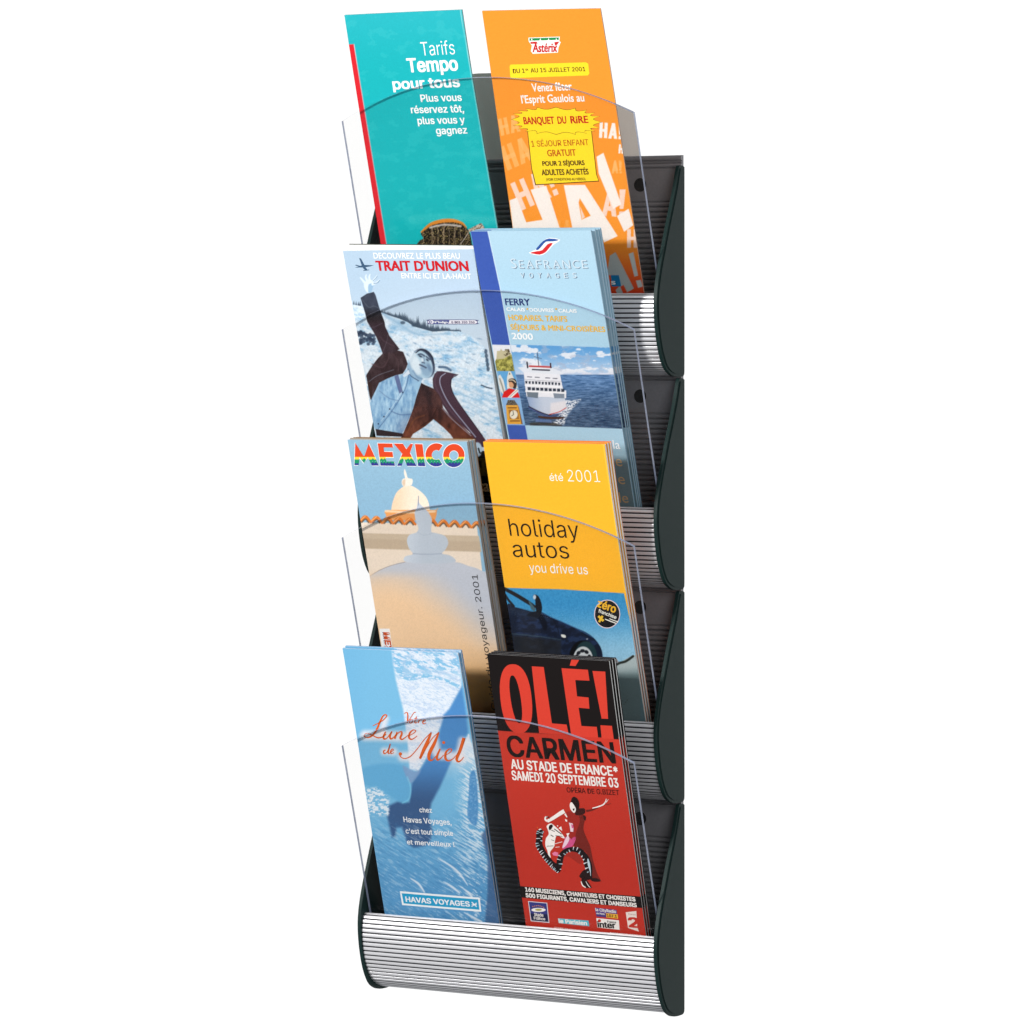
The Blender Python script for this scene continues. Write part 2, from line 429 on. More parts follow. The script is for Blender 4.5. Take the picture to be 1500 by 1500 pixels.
def brochure(kind, label, cat, k, corners, cell, paint, art, thick=3.0, slabs=4, rise=(0, 0), fill=(.72, .86), page=None, back=(225, 228, 230), bow=(1.0, 1.0), group=None):
    global WARP
    WARP = None; z0 = LZ[k]; TL, LB, TR, RB = [hit(*p, z0) for p in corners]
    WARP = (min(TL[0], LB[0]), max(TR[0], RB[0]), TL[2], *bow)
    ztl, ztr = TL[2] - z0, TR[2] - z0
    def xl(h): return TL[0] + (LB[0] - TL[0]) * (h - ztl) / ((LB[2] - z0) - ztl)
    def xr(h): return TR[0] + (RB[0] - TR[0]) * (h - ztr) / ((RB[2] - z0) - ztr)
    nrm = np.array([0, 1, TILT]) / math.hypot(1, TILT)
    def P(u, v, d=0.0, top=0.0, ins=0.0):
        h = GROUND + v * ((ztl - top) * (1 - u) + (ztr - top) * u - GROUND)
        x = (xl(h) + ins) * (1 - u) + (xr(h) - ins) * u
        h = h + 0 * x
        return warp(np.stack([x, Y0 - TILT * h, z0 + h], -1)) + nrm * d
    root = empty(kind, (((xl(0) + xr(0)) / 2) * S, (Y0 - TILT * GROUND) * S, (z0 + GROUND) * S))
    org = np.array([(xl(0) + xr(0)) / 2, Y0 - TILT * GROUND, z0 + GROUND])
    tag(root, label, cat, group)
    nu = max(2, int((xr(0) - xl(0)) / cell)); nv = int((ztl - GROUND) / cell)
    U, Vv = np.meshgrid(np.linspace(0, 1, nu), np.linspace(0, 1, nv))
    G = P(U, Vv); X, Y = project(G.reshape(-1, 3))
    sh = Sheet(X.reshape(nv, nu), Y.reshape(nv, nu)); paint(sh)
    cols = ink(np.clip(sh.C, 0, 255)).reshape(-1, 3)
    V = G.reshape(-1, 3).tolist()
    Fc = []
    idx = np.arange(nv * nu).reshape(nv, nu)
    Fc = np.stack([idx[:-1, :-1], idx[:-1, 1:], idx[1:, 1:], idx[1:, :-1]], -1).reshape(-1, 4).tolist()
    bd_ = list(idx[0, :]) + list(idx[1:, -1]) + list(idx[-1, :-1][::-1]) + list(idx[1:-1, 0][::-1])
    b0 = len(V)
    V += [(np.array(V[i]) + nrm * 0.28).tolist() for i in bd_]
    n = len(bd_); Fc += [(int(bd_[i]), b0 + i, b0 + (i + 1) % n, int(bd_[(i + 1) % n])) for i in range(n)]
    cols = np.r_[cols, np.tile(ink((235, 236, 238)), (n, 1))]
    link("front_cover", mesh("front_cover", V, Fc, False, cols, org), M_PRINT, root)
    A = Art(z0); art(A)
    if A.V: link("lettering", art_mesh(A, org), M_PRINT, root)
    def slab(a, b, tl, tr, ins):
        na, nb = 7, 9
        UU, VV = np.meshgrid(np.linspace(0, 1, na), np.r_[np.linspace(0, .7, 3), np.linspace(.76, 1, nb - 3)])
        fr_ = P(UU, VV, a, 0, ins); 
        up = np.zeros(UU.shape + (3,)); up[..., 2] = VV ** 6 * (tl * (1 - UU) + tr * UU); up[..., 1] = -TILT * up[..., 2]
        A_ = (fr_ + up).reshape(-1, 3); B_ = (P(UU, VV, b, 0, ins) + up).reshape(-1, 3); m = na * nb
        q = [(r_ * na + c_, r_ * na + c_ + 1, (r_ + 1) * na + c_ + 1, (r_ + 1) * na + c_) for r_ in range(nb - 1) for c_ in range(na - 1)]
        ring = [c_ for c_ in range(na)] + [r_ * na + na - 1 for r_ in range(1, nb)] + [(nb - 1) * na + c_ for c_ in range(na - 2, -1, -1)] + [r_ * na for r_ in range(nb - 2, 0, -1)]
        f = q + [tuple(m + i for i in reversed(t)) for t in q] + [(ring[i], m + ring[i], m + ring[(i + 1) % len(ring)], ring[(i + 1) % len(ring)]) for i in range(len(ring))]
        return np.r_[A_, B_].tolist(), f
    # pages: thin slabs, each a little different
    V, Fc = [], []
    d = 0.32; step = (thick - 0.6) / slabs
    for i in range(slabs):
        a, b = d, d + step * random.uniform(*fill); d += step
        tp, ins = random.uniform(0.1, 0.8), random.uniform(0.1, 0.7)
        fr = (i + 1) / slabs
        v_, f_ = slab(a, b, -tp + fr * rise[0], -tp + fr * rise[1], ins)
        s0 = len(V); V += v_; Fc += [tuple(s0 + q for q in f) for f in f_]
    link("pages", mesh("pages", V, Fc, False, None, org), page or M_PAGE, root)
    c, f_ = slab(thick - 0.26, thick, rise[0], rise[1], 0.0)
    link("back_cover", mesh("back_cover", c, f_, False, np.tile(ink(back), (len(c), 1)), org), M_PRINT, root)
    root["thick"] = thick
    return root
def stack(root, labels, gap_bottom, gap_top, dxs, dzs, group):
    root["group"] = group
    b, t = 0.0, 0.0
    for lab, dx, dz, gb, gt in zip(labels, dxs, dzs, gap_bottom, gap_top):
        b += gb; t += gt
        c = copy_tree(root); c["label"] = lab
        c.location = (root.location.x + dx * S, root.location.y + b * S, root.location.z + dz * S)
        c.rotation_euler = (-(t - b) / 262.0, 0, 0)

# ================================================================ turquoise leaflet
A0 = zc(490, 0, 6); A1 = zc(490, 200, 6); A2 = zc(700, 0, 6); A3 = zc(700, 220, 1500 / 320); A4 = zc(490, 400, 6)
A5 = zc(680, 320, 6); A6 = zc(680, 480, 1500 / 340); A7 = zc(730, 540, 15)
def paint_tq(s):
    s.fill((14, 178, 184))
    s.mix(sst(120, 380, s.Y) * 0.35, (0, 184, 186)); s.mix(sst(120, 0, s.Y) * 0.55, (52, 182, 196))
    s.mix((fbm(s.X / 14, s.Y / 9, 3) > .62) * 0.12, (120, 215, 215))
    s.Z = A1
    s.line([(690, 728), (1000, 716), (1380, 740)], 14, (80, 200, 200), 3, .35)
    s.ell((1240, 150), 70, 30, (95, 205, 208), 0, 6, .3); s.ell((1280, 440), 50, 30, (95, 205, 208), 0, 6, .3)
    s.Z = zc(590, 310, 10)
    body = s.pm(closed([(215, 520), (240, 430), (300, 390), (265, 320), (330, 230), (450, 160), (640, 120), (820, 150), (920, 220), (985, 330), (1015, 520), (1000, 640), (400, 640)], 5), 0.6)
    n1 = fbm(s.X / 2.0, s.Y / 2.0, 11); cellm = np.abs(np.sin(s.X / 5.2 + 1.2 * noise(s.X / 6, s.Y / 6, 5)))
    dark = np.array([44, 36, 24]) + (fbm(s.X / 1.1, s.Y / 1.1, 12, 3)[..., None] - .50) * np.array([360, 330, 210])
    s.mix(body, np.clip(dark, 8, 255))
    s.mix(body * sst(.2, .04, cellm) * .7, (176, 150, 118)); s.mix(body * sst(.12, .02, np.abs(np.sin(s.Y / 4.5 + 2 * noise(s.X / 5, s.Y / 5, 8)))) * .45, (160, 130, 96))
    for pts in ([(270, 300), (400, 190), (560, 140), (720, 130), (860, 165), (930, 230)],):
        s.line(pts, [2.0, 4.4, 5.4, 5.2, 3.4, 1.5], (226, 138, 46), .8, .95)
    s.line([(400, 235), (540, 200), (700, 195), (850, 215)], 2.6, (206, 196, 190), .7, .9)
    for a in range(6): s.line([(420 + 85 * a, 205), (440 + 80 * a, 300), (430 + 84 * a, 400), (430 + 86 * a, 500)], .8, (176, 156, 128), .6, .75)
    s.line([(960, 310), (900, 400), (820, 510)], 1.1, (205, 190, 175), .5, .9)
    s.poly([(960, 260), (1150, 165), (1200, 240), (1180, 262), (970, 300)], (205, 185, 165), .6); s.mix(s.pm([(960, 260), (1150, 165), (1200, 240), (970, 300)], .6) * (n1 > .52) * .7, (90, 80, 70))
    s.Z = lambda p: p
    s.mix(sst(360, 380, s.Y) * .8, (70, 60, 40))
    # red stripe on the left border
    s.poly([(509.8, 65), (518.3, 65), (566, 357), (575, 420), (566, 420), (557, 357)], (218, 32, 44), .5)
    s.line([(518.6, 65), (566, 357), (575, 420)], .9, (240, 215, 220), .5, .8, 0)
    s.line([(674, 14), (728, 333)], .9, (210, 235, 235), .5, .7, 0)
def art_tq(a):
    W = (252, 253, 253); a.Z = A0
    a.text("Tarifs", (768, 490), (1058, 476), 120, W, -0.004)
    a.text("Tempo", (652, 634), (1083, 616), 118, W, 0.030)
    a.text("pour tous", (522, 784), (1100, 762), 88, W, 0.028)
    a.text("Plus vous", (765, 895), (1118, 885), 62, W, 0.022)
    a.text("réservez tôt,", (680, 995), (1138, 985), 62, W, 0.022)
    a.text("plus vous y", (738, 1092), (1146, 1082), 62, W, 0.022)
    a.text("gagnez", (900, 1180), (1166, 1172), 62, W, 0.022)
brochure("turquoise_leaflet", "turquoise leaflet with a red left stripe and white words in the top left pocket", "leaflet", 0,
         [(503, 22), (557, 357), (674, 14), (728, 333)], 0.62, paint_tq, art_tq, 1.4, 2, (0, 0), (.93, .98), None, (30, 150, 150), (1.2, 1.8))

# ================================================================ orange leaflet
def ha(s, org, h, slant, c, word="HA!", wk=0.52, th=0.20, a=1.0, rot=0.0, soft=0.45):
    """block letters: org = baseline left (zoomed), h = height"""
    x = 0.0; r = math.radians(rot); ca, sa = math.cos(r), math.sin(r)
    def tr(p):
        px, py = p[0] - slant * p[1], p[1]
        return (org[0] + h * (px * ca - py * sa), org[1] - h * (px * sa + py * ca))
    def q(*pts): s.poly([tr(p) for p in pts], c, soft, a)
    for ch in word:
        if ch == 'H':
            q((x, 0), (x + th, 0), (x + th, 1), (x, 1)); q((x + wk - th, 0), (x + wk, 0), (x + wk, 1), (x + wk - th, 1)); q((x, .41), (x + wk, .41), (x + wk, .59), (x, .59)); x += wk + .08
        elif ch == 'A':
            W2 = wk * 1.12
            q((x, 0), (x + th, 0), (x + W2 / 2 + th * .45, 1), (x + W2 / 2 - th * .45, 1)); q((x + W2 - th, 0), (x + W2, 0), (x + W2 / 2 + th * .5, 1), (x + W2 / 2 - th * .5, 1)); q((x + .12, .2), (x + W2 - .12, .2), (x + W2 - .15, .36), (x + .15, .36)); x += W2 + .06
        else:
            q((x + .04, .3), (x + .04 + th * .8, .3), (x + .05 + th, 1), (x, 1)); q((x + .03, 0), (x + .03 + th, 0), (x + .03 + th, .2), (x + .03, .2)); x += th + .1
def paint_or(s):
    s.fill((246, 150, 44)); s.mix((fbm(s.X / 3, s.Y / 3, 8) - .5) * .1 + .05, (255, 175, 80))
    s.mix(sst(350, 430, s.Y) * .9, (226, 74, 30)); s.mix(sst(392, 440, s.Y) * .55, (205, 52, 24))  # red-brown foot: cast shadow of the brochure below painted into the orange
    L, Lp, Wt = (248, 186, 112), (246, 214, 196), (246, 238, 232)
    s.Z = A2
    ha(s, (205, 1195), 150, -0.05, L, "HA", a=.8, rot=14)
    ha(s, (262, 1500), 215, -0.08, L, "HA", a=.75, rot=24)
    ha(s, (1065, 1210), 135, 0.02, Wt, "HA!", a=1.0, rot=-4)
    ha(s, (1236, 1348), 80, 0.0, Wt, "HA", rot=-4)
    ha(s, (1180, 1500), 90, 0, L, "A!", a=.7)
    s.Z = A3
    ha(s, (300, 415), 200, -0.02, Lp, "HA!", wk=.5, th=.17, rot=24, a=1)
    ha(s, (505, 600), 120, 0, L, "HA", a=.35)
    ha(s, (850, 450), 190, 0.02, Lp, "A!", wk=.48, th=.17, rot=-4)
    ha(s, (918, 160), 80, 0, L, "A!", a=.7)
    # the giant white letters
    s.poly([(218, 345), (268, 325), (345, 530), (345, 900), (240, 900), (240, 530)], Wt, .6)
    s.poly([(365, 270), (475, 240), (555, 530), (420, 800), (340, 800), (470, 560), (440, 500), (345, 545), (300, 400)], Wt, .6) if False else None
    s.poly([(362, 272), (470, 245), (560, 530), (600, 700), (470, 700), (445, 480)], Wt, .6)
    s.poly([(300, 500), (445, 478), (475, 560), (330, 590)], Wt, .6)
    ap = [(590, 240), (735, 238), (960, 590), (868, 632), (822, 545), (755, 535), (650, 540)]
    s.poly(ap, Wt, .6); s.poly([(700, 330), (775, 450), (712, 478), (692, 360)], (246, 150, 44), .6); s.poly([(702, 385), (735, 460), (715, 474)], Lp, .6)
    s.poly([(815, 45), (862, 18), (985, 372), (930, 402), (830, 160)], Wt, .6)
    s.poly([(955, 452), (1035, 402), (1066, 515), (1005, 560)], Wt, .6)
    ha(s, (1025, 670), 128, 0.0, Lp, "HA", wk=.55, th=.2, rot=0)
    G = (176, 186, 186)  # white letters at the foot, greyed by the same painted shadow
    s.poly([(888, 858), (905, 725), (945, 700), (1072, 950), (1025, 976), (1000, 925), (975, 940), (940, 858)], G, .6)
    s.poly([(1035, 712), (1068, 700), (1100, 862), (1075, 868)], (196, 204, 204), .6); s.poly([(1085, 896), (1118, 890), (1132, 936), (1100, 946)], (196, 204, 204), .6)
    s.poly([(945, 960), (975, 930), (1000, 990), (960, 998)], G, .6)
    s.poly([(912, 858), (968, 858), (985, 936), (920, 936)], (20, 120, 175), .5)
def burst(cx, cy, rx, ry, n, dep, wob=3):
    out = []; rr = random.Random(3)
    for i in range(n):
        a0 = 2 * math.pi * i / n; a1 = 2 * math.pi * (i + 1) / n
        for j in range(5):
            t = j / 5; a = a0 + (a1 - a0) * t; f = 1 - dep * math.sin(math.pi * t) ** 0.7
            out.append((cx + rx * f * math.copysign(abs(math.cos(a)) ** .72, math.cos(a)), cy + ry * f * math.copysign(abs(math.sin(a)) ** .72, math.sin(a)) + (math.cos(a)) * 12))
    return out
def art_or(a):
    a.font = None
    Yl, Br, Wt = (252, 222, 40), (84, 44, 20), (253, 250, 246)
    a.Z = zc(740, 20, 1500 / 140)
    a.poly([(372, 378), (868, 362), (858, 430), (880, 450), (845, 530), (835, 612), (440, 630), (410, 590), (425, 500), (378, 440)], (252, 250, 246), 1)
    a.poly([(388, 388), (850, 374), (850, 412), (388, 426)], (24, 142, 76), 2)
    for x in (425, 560, 690, 810): a.poly([(x - 12, 420), (x, 380), (x + 12, 418)], (250, 250, 246), 3)
    a.text("Astérix", (440, 604), (818, 598), 136, (206, 34, 34), 0.035, 3, shear=-.03)
    a.poly([(400, 445), (500, 440), (520, 470), (410, 475)], (206, 34, 34), 3); a.poly([(780, 448), (856, 440), (812, 500), (790, 500)], (206, 34, 34), 4)
    pill = [(70, 830), (85, 800), (1270, 764), (1305, 785), (1322, 940), (1300, 970), (100, 1012), (80, 990)]
    a.poly(pill, Yl, 1)
    a.text("DU 1", (128, 936), (312, 926), 66, Br, .012, font="sans"); a.text("ER", (326, 895), (372, 892), 28, Br, .01)
    a.text("AU 15 JUILLET 2001", (410, 924), (1262, 902), 66, Br, .012, font="sans")
    a.Z = A2
    a.text("Venez fêter", (482, 805), (830, 792), 70, Wt, .024); a.text("l'Esprit Gaulois au", (388, 908), (938, 890), 68, Wt, .024)
    bpts = burst(690, 1062, 392, 118, 20, 0.17)
    a.poly([(430, 1110), (995, 1090), (1046, 1530), (1066, 1595), (505, 1628), (470, 1480)], Br, 1)
    a.poly([(436, 1114), (990, 1094), (1040, 1530), (1060, 1588), (512, 1620), (476, 1480)], Yl, 2)
    a.poly([(p[0] + (p[0] - 690) * .016, p[1] + (p[1] - 1062) * .035) for p in bpts], Br, 3); a.poly(bpts, Yl, 4)
    for i, (w, x0, x1) in enumerate((("BANQUET", 408, 676), ("DU", 708, 782), ("RiRE", 822, 972))):
        a.text(w, (x0, 1092 - i * 4), (x1, 1088 - i * 4), 62, (196, 34, 22), .035, 5)
    a.text("1 SÉJOUR ENFANT", (475, 1290), (976, 1276), 52, (196, 82, 22), .004, 5, font="sans"); a.text("GRATUIT", (616, 1374), (866, 1368), 56, (196, 82, 22), .018, 5)
    a.text("POUR 2 SÉJOURS", (572, 1458), (940, 1450), 40, Br, .03, 5)
    a.Z = A3
    a.text("ADULTES ACHETÉS", (442, 172), (762, 166), 38, Br, .03, 5); a.text("(VOIR CONDITIONS AU VERSO)", (472, 210), (740, 206), 17, Br, .01, 5)
    a.text("s", (918, 922), (945, 922), 34, (240, 244, 246), .03, 2)
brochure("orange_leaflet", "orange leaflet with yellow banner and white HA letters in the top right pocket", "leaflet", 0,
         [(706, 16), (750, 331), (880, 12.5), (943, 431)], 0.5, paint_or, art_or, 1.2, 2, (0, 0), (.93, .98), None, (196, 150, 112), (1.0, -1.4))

# ================================================================ snow brochure
def paint_tu(s):
    s.fill((186, 208, 228)); s.mix(sst(400, 520, s.Y) * .7, (206, 219, 230)); s.mix(sst(640, 500, s.X) * .25, (170, 198, 222))
    s.Z = A4
    tl = [(130, 268), (240, 292), (405, 345), (480, 372), (560, 398), (640, 430), (700, 470), (860, 515), (980, 508), (1100, 512), (1200, 552), (1300, 625), (1345, 700), (1360, 800), (1700, 1500), (300, 1500)]
    # pines on the ridge
    rs = np.random.RandomState(5)
    for i in range(60):
        t = i / 59; x = 405 + 700 * t; y = np.interp(x, [405, 560, 700, 860, 1000, 1110], [345, 395, 468, 512, 505, 515])
        h = (20 + 62 * math.exp(-((x - 740) / 190) ** 2) + 26 * math.exp(-((x - 605) / 26) ** 2)) * rs.uniform(.6, 1.25); s.poly([(x - 13, y + 12), (x, y - h), (x + 13, y + 12)], (58, 74, 92), .5, .92)
    for x in (170, 190, 210, 225): s.poly([(x - 9, 285), (x, 240 + rs.randint(20)), (x + 9, 288)], (60, 74, 92), .5, .9)
    m = s.pm(tl, .6)
    n = fbm((s.X + s.Y * .3) / 9, (s.Y - s.X * .35) / 3.4, 21, 5); n2 = fbm(s.X / 16 + 3, s.Y / 9, 9, 4); n3 = fbm(s.X / 1.6, s.Y / 1.6, 31, 2)
    c = np.array([220, 232, 242]) - (sst(.45, .8, n) * 1.0)[..., None] * np.array([50, 28, 13]) - (sst(.45, .8, n2))[..., None] * np.array([44, 25, 12]) + (n3[..., None] - .5) * 36
    s.mix(m, np.clip(c, 60, 250))
    s.mix(s.pm([(410, 350), (560, 402), (700, 478), (860, 520), (700, 545), (560, 500)], 2) * .6, (168, 200, 224))
    s.line([(430, 360), (560, 440), (680, 520), (800, 545), (1000, 530)], 3, (140, 178, 208), 2, .6)
    s.line([(560, 640), (700, 600), (900, 560), (1100, 600)], 5, (232, 238, 244), 3, .7)
    s.line([(1290, 985), (1340, 1005), (1385, 1015)], 1.8, (50, 70, 92), .6)
    s.line([(920, 825), (980, 830), (1020, 855)], 3.5, (84, 112, 140), 1)
    for i in range(26):
        x, y = rs.uniform(580, 1340), rs.uniform(560, 860); s.ell((x, y), rs.uniform(6, 20), rs.uniform(3, 7), (96, 130, 164), rs.uniform(0, 40), 1.2, .55)
    for i in range(46):
        x, y = rs.uniform(205, 350), rs.uniform(500, 632)
        if y > 500 + (x - 205) * .35: s.ell((x, y), 15, 14, (44, 58, 82), 0, .8, .75)
    for (x, y) in ((600, 436), (700, 458)): s.ell((x, y), 22, 14, (60, 78, 98), 0, .9, .8)
    for i in range(5): s.ell((1330 + 5 * i, 690 + i * 38), 14, 22, (50, 68, 90), 0, .8, .8)
    for i in range(5): s.line([(1050 + 20 * i, 930 + 60 * i), (1250, 1010 + 55 * i), (1400, 1090 + 60 * i)], 2.2, (150, 186, 214), 1.6, .5)
    # road / board band
    band = [(866, 1000), (862, 930), (880, 885), (905, 862), (950, 862), (1000, 872), (1090, 892), (1050, 905), (1030, 935), (1025, 990), (1045, 1060), (1090, 1140), (1180, 1260), (1310, 1440), (1370, 1530), (1250, 1530), (1190, 1400), (1010, 1250), (940, 1140), (890, 1060)]
    s.poly(band, (70, 48, 62), .7)
    s.line([(905, 870), (885, 930), (895, 1010), (980, 1160), (1110, 1310)], 2.2, (92, 70, 84), 1.4, .7)
    s.line([(975, 880), (930, 920), (935, 1000), (1010, 1150), (1150, 1330), (1240, 1440)], 1.3, (170, 176, 200), .6, .9)
    s.line([(1080, 895), (1025, 935), (1025, 1010), (1080, 1120), (1300, 1430)], 1.0, (30, 24, 40), .6, .9)
    # trousers and jacket, warm brown
    br = [(762, 965), (800, 985), (870, 1015), (920, 1070), (945, 1130), (955, 1185), (1010, 1250), (1100, 1320), (1180, 1400), (1215, 1430), (1235, 1510), (1080, 1510), (1020, 1420), (960, 1360), (870, 1285), (800, 1345), (690, 1415), (640, 1500), (560, 1500), (605, 1405), (650, 1300), (690, 1190), (715, 1085), (745, 1010)]
    bm = s.pm(br, .6); bn = fbm(s.X / 7, s.Y / 12, 17, 4)
    s.mix(bm, np.clip(np.array([62, 38, 38]) + (bn[..., None] - .45) * np.array([84, 54, 40]) + sst(595, 640, s.Y)[..., None] * np.array([34, 14, 0]), 10, 255))
    s.line([(760, 1345), (850, 1280), (900, 1190)], 1.4, (40, 20, 20), .8, .7); s.line([(640, 1400), (700, 1290), (790, 1250)], 1.6, (130, 76, 44), 1.2, .6)
    s.line([(950, 1190), (1030, 1280), (1200, 1430)], 1.4, (150, 140, 156), .6, .85)
    sh_ = closed([(325, 1105), (385, 970), (480, 905), (590, 890), (650, 865), (735, 925), (745, 1000), (720, 1085), (690, 1190), (640, 1310), (590, 1410), (470, 1418), (360, 1375), (322, 1230)], 4)
    sm = s.pm(sh_, .6); q = fbm(s.X / 3.2, s.Y / 8, 41, 4)
    s.mix(sm, np.clip(np.array([146, 186, 218]) + (q[..., None] - .5) * np.array([110, 90, 60]), 60, 245))
    s.mix(sm * sst(590, 640, s.Y) * sst(570, 610, s.X) * .45, (96, 70, 96))
    s.line([(655, 880), (620, 1020), (520, 1190), (430, 1310), (375, 1380)], 1.2, (84, 118, 158), .7, .9)
    s.line([(640, 900), (600, 1020), (505, 1180), (410, 1300)], 1.0, (206, 226, 240), .8, .8)
    for p in ((600, 1050), (485, 1195), (435, 1262), (385, 1325)): s.ell(p, 7, 7, (44, 60, 90), 0, .5)
    s.line([(500, 1215), (580, 1245), (670, 1240)], 1.6, (88, 120, 160), .8, .8); s.line([(395, 1035), (480, 1100), (560, 1120)], 1.3, (100, 132, 172), .8, .7)
    s.poly([(525, 910), (560, 890), (600, 1040), (570, 1060)], (88, 96, 140), .6, .8); s.poly([(360, 1370), (600, 1410), (600, 1440), (370, 1430)], (44, 30, 34), .6)
    # left jacket and raised sleeve
    jk = [(278, 900), (300, 862), (335, 808), (380, 750), (425, 705), (480, 684), (560, 680), (604, 692), (625, 745), (645, 800), (628, 840), (600, 884), (540, 898), (470, 925), (392, 965), (362, 1030), (322, 1112), (300, 1020)]
    s.mix(s.pm(jk, .6), np.clip(np.array([58, 40, 44]) + (bn[..., None] - .5) * 60, 10, 255)); s.line([(290, 965), (380, 900), (520, 850)], 1.2, (110, 116, 130), .8, .7)
    s.poly(closed([(292, 960), (330, 985), (325, 1110), (308, 1080)], 3), (52, 30, 28), .6)
    ar = [(228, 218), (285, 180), (345, 165), (360, 190), (378, 250), (394, 305), (418, 372), (440, 430), (446, 470), (474, 530), (482, 550), (530, 612), (572, 668), (520, 700), (425, 712), (392, 620), (366, 560), (330, 498), (288, 428), (268, 350), (250, 290)]
    am = s.pm(ar, .6); s.mix(am, np.array([58, 64, 80]) * (1 - sst(445, 470, s.Y))[..., None] + np.array([56, 40, 48]) * sst(450, 480, s.Y)[..., None] + (bn[..., None] - .5) * 34)
    s.line([(300, 440), (330, 480), (420, 440)], 1.2, (84, 72, 86), 1, .7); s.line([(400, 560), (440, 600), (520, 640)], 1.4, (88, 66, 76), 1.2, .7); s.line([(330, 800), (420, 830), (470, 760), (480, 700)], 1.6, (92, 68, 74), 1.4, .7); s.line([(520, 720), (560, 780), (560, 860)], 1.4, (88, 64, 70), 1.2, .7)
    s.line([(240, 230), (300, 300), (345, 290), (395, 310)], 1.2, (100, 108, 120), .9, .5); s.line([(470, 540), (460, 600), (430, 680)], 1.2, (96, 86, 96), .9, .6)
    # hand
    hc = (222, 236, 248)
    s.poly(closed([(262, 90), (290, 60), (330, 65), (345, 95), (330, 130), (325, 165), (290, 172), (262, 130)], 3), hc, .6)
    s.poly(closed([(300, 100), (345, 95), (335, 130), (325, 165), (298, 170)], 3), (140, 178, 210), .8, .8)
    for f in ([(270, 90), (245, 60), (226, 40)], [(290, 70), (275, 40), (278, 15)], [(310, 68), (305, 35), (312, 12)], [(330, 80), (355, 50), (375, 22)], [(335, 100), (375, 80), (398, 58)]):
        s.line(f, [3.4, 2.6, 1.5], hc, .5); 
    s.line([(345, 92), (378, 85), (398, 62)], .9, (96, 130, 160), .5); s.line([(338, 70), (362, 46), (376, 26)], .8, (110, 140, 170), .5)
    # head
    s.poly(closed([(640, 810), (690, 770), (770, 900), (745, 955), (650, 885)], 4), (150, 182, 208), .8)
    s.ell((786, 792), 88, 134, (62, 72, 94), -24, 1.0); s.ell((772, 803), 82, 130, (176, 204, 222), -24, 1.0)
    s.ell((712, 800), 44, 84, (222, 234, 242), -20, 2.2, .9); s.ell((800, 850), 40, 66, (132, 164, 192), -24, 2.4, .75)
    s.poly(closed([(662, 770), (690, 715), (740, 680), (700, 740), (680, 790)], 4), (206, 222, 234), .8)
    s.line([(715, 700), (760, 672), (815, 690), (858, 740), (872, 800)], [1.4, 2.6, 3.0, 2.6, 1.2], (40, 46, 64), .8)
    s.line([(736, 716), (762, 712), (790, 728)], 2.2, (52, 64, 88), 1, .9); s.line([(806, 734), (838, 760)], 2.0, (56, 68, 92), 1, .9, sm=0)
    s.ell((756, 732), 17, 8, (40, 50, 72), 25, .9, .9); s.ell((816, 764), 15, 8, (44, 54, 76), 40, .9, .9)
    s.line([(784, 740), (790, 768), (776, 782)], 1.6, (104, 128, 156), 1, .8); s.ell((772, 766), 10, 16, (230, 238, 246), -20, 1.4, .8); s.line([(770, 786), (792, 790)], 1.5, (56, 68, 92), .9, .9, sm=0)
    s.line([(750, 806), (778, 818), (804, 832)], 2.2, (58, 66, 90), 1, .85); s.ell((774, 842), 22, 10, (128, 156, 184), 25, 1.4, .7); s.ell((730, 870), 30, 26, (214, 228, 238), 0, 3, .7)
    s.ell((836, 830), 16, 44, (104, 132, 162), -24, 2, .8)
    s.line([(690, 860), (730, 915), (770, 930)], 2.2, (112, 146, 178), 1.4, .8)
    s.line([(650, 845), (668, 900), (740, 948)], 1.3, (60, 84, 116), .7, .9)
    s.poly([(598, 902), (652, 848), (664, 884), (612, 916)], (216, 228, 240), .6); s.poly([(700, 975), (768, 942), (740, 1022), (708, 1022)], (156, 196, 224), .6)
    # lower part, seen between the stacks below
    s.Z = zc(690, 620, 1500 / 270)
    s.poly([(-800, 225), (200, 225), (300, 1500), (-800, 1500)], (22, 20, 20), .6)
    s.poly([(-800, 285), (200, 285), (200, 430), (-800, 430)], (92, 84, 44), .6); s.poly([(20, 305), (85, 305), (85, 362), (30, 362)], (26, 24, 26), .5)
    s.line([(70, 584), (160, 590)], .8, (190, 168, 120), .5, sm=0)
    s.ell((50, 215), 40, 60, (180, 205, 225), 0, 1); s.line([(60, 205), (72, 240), (90, 240)], 2.2, (26, 26, 30), .6)
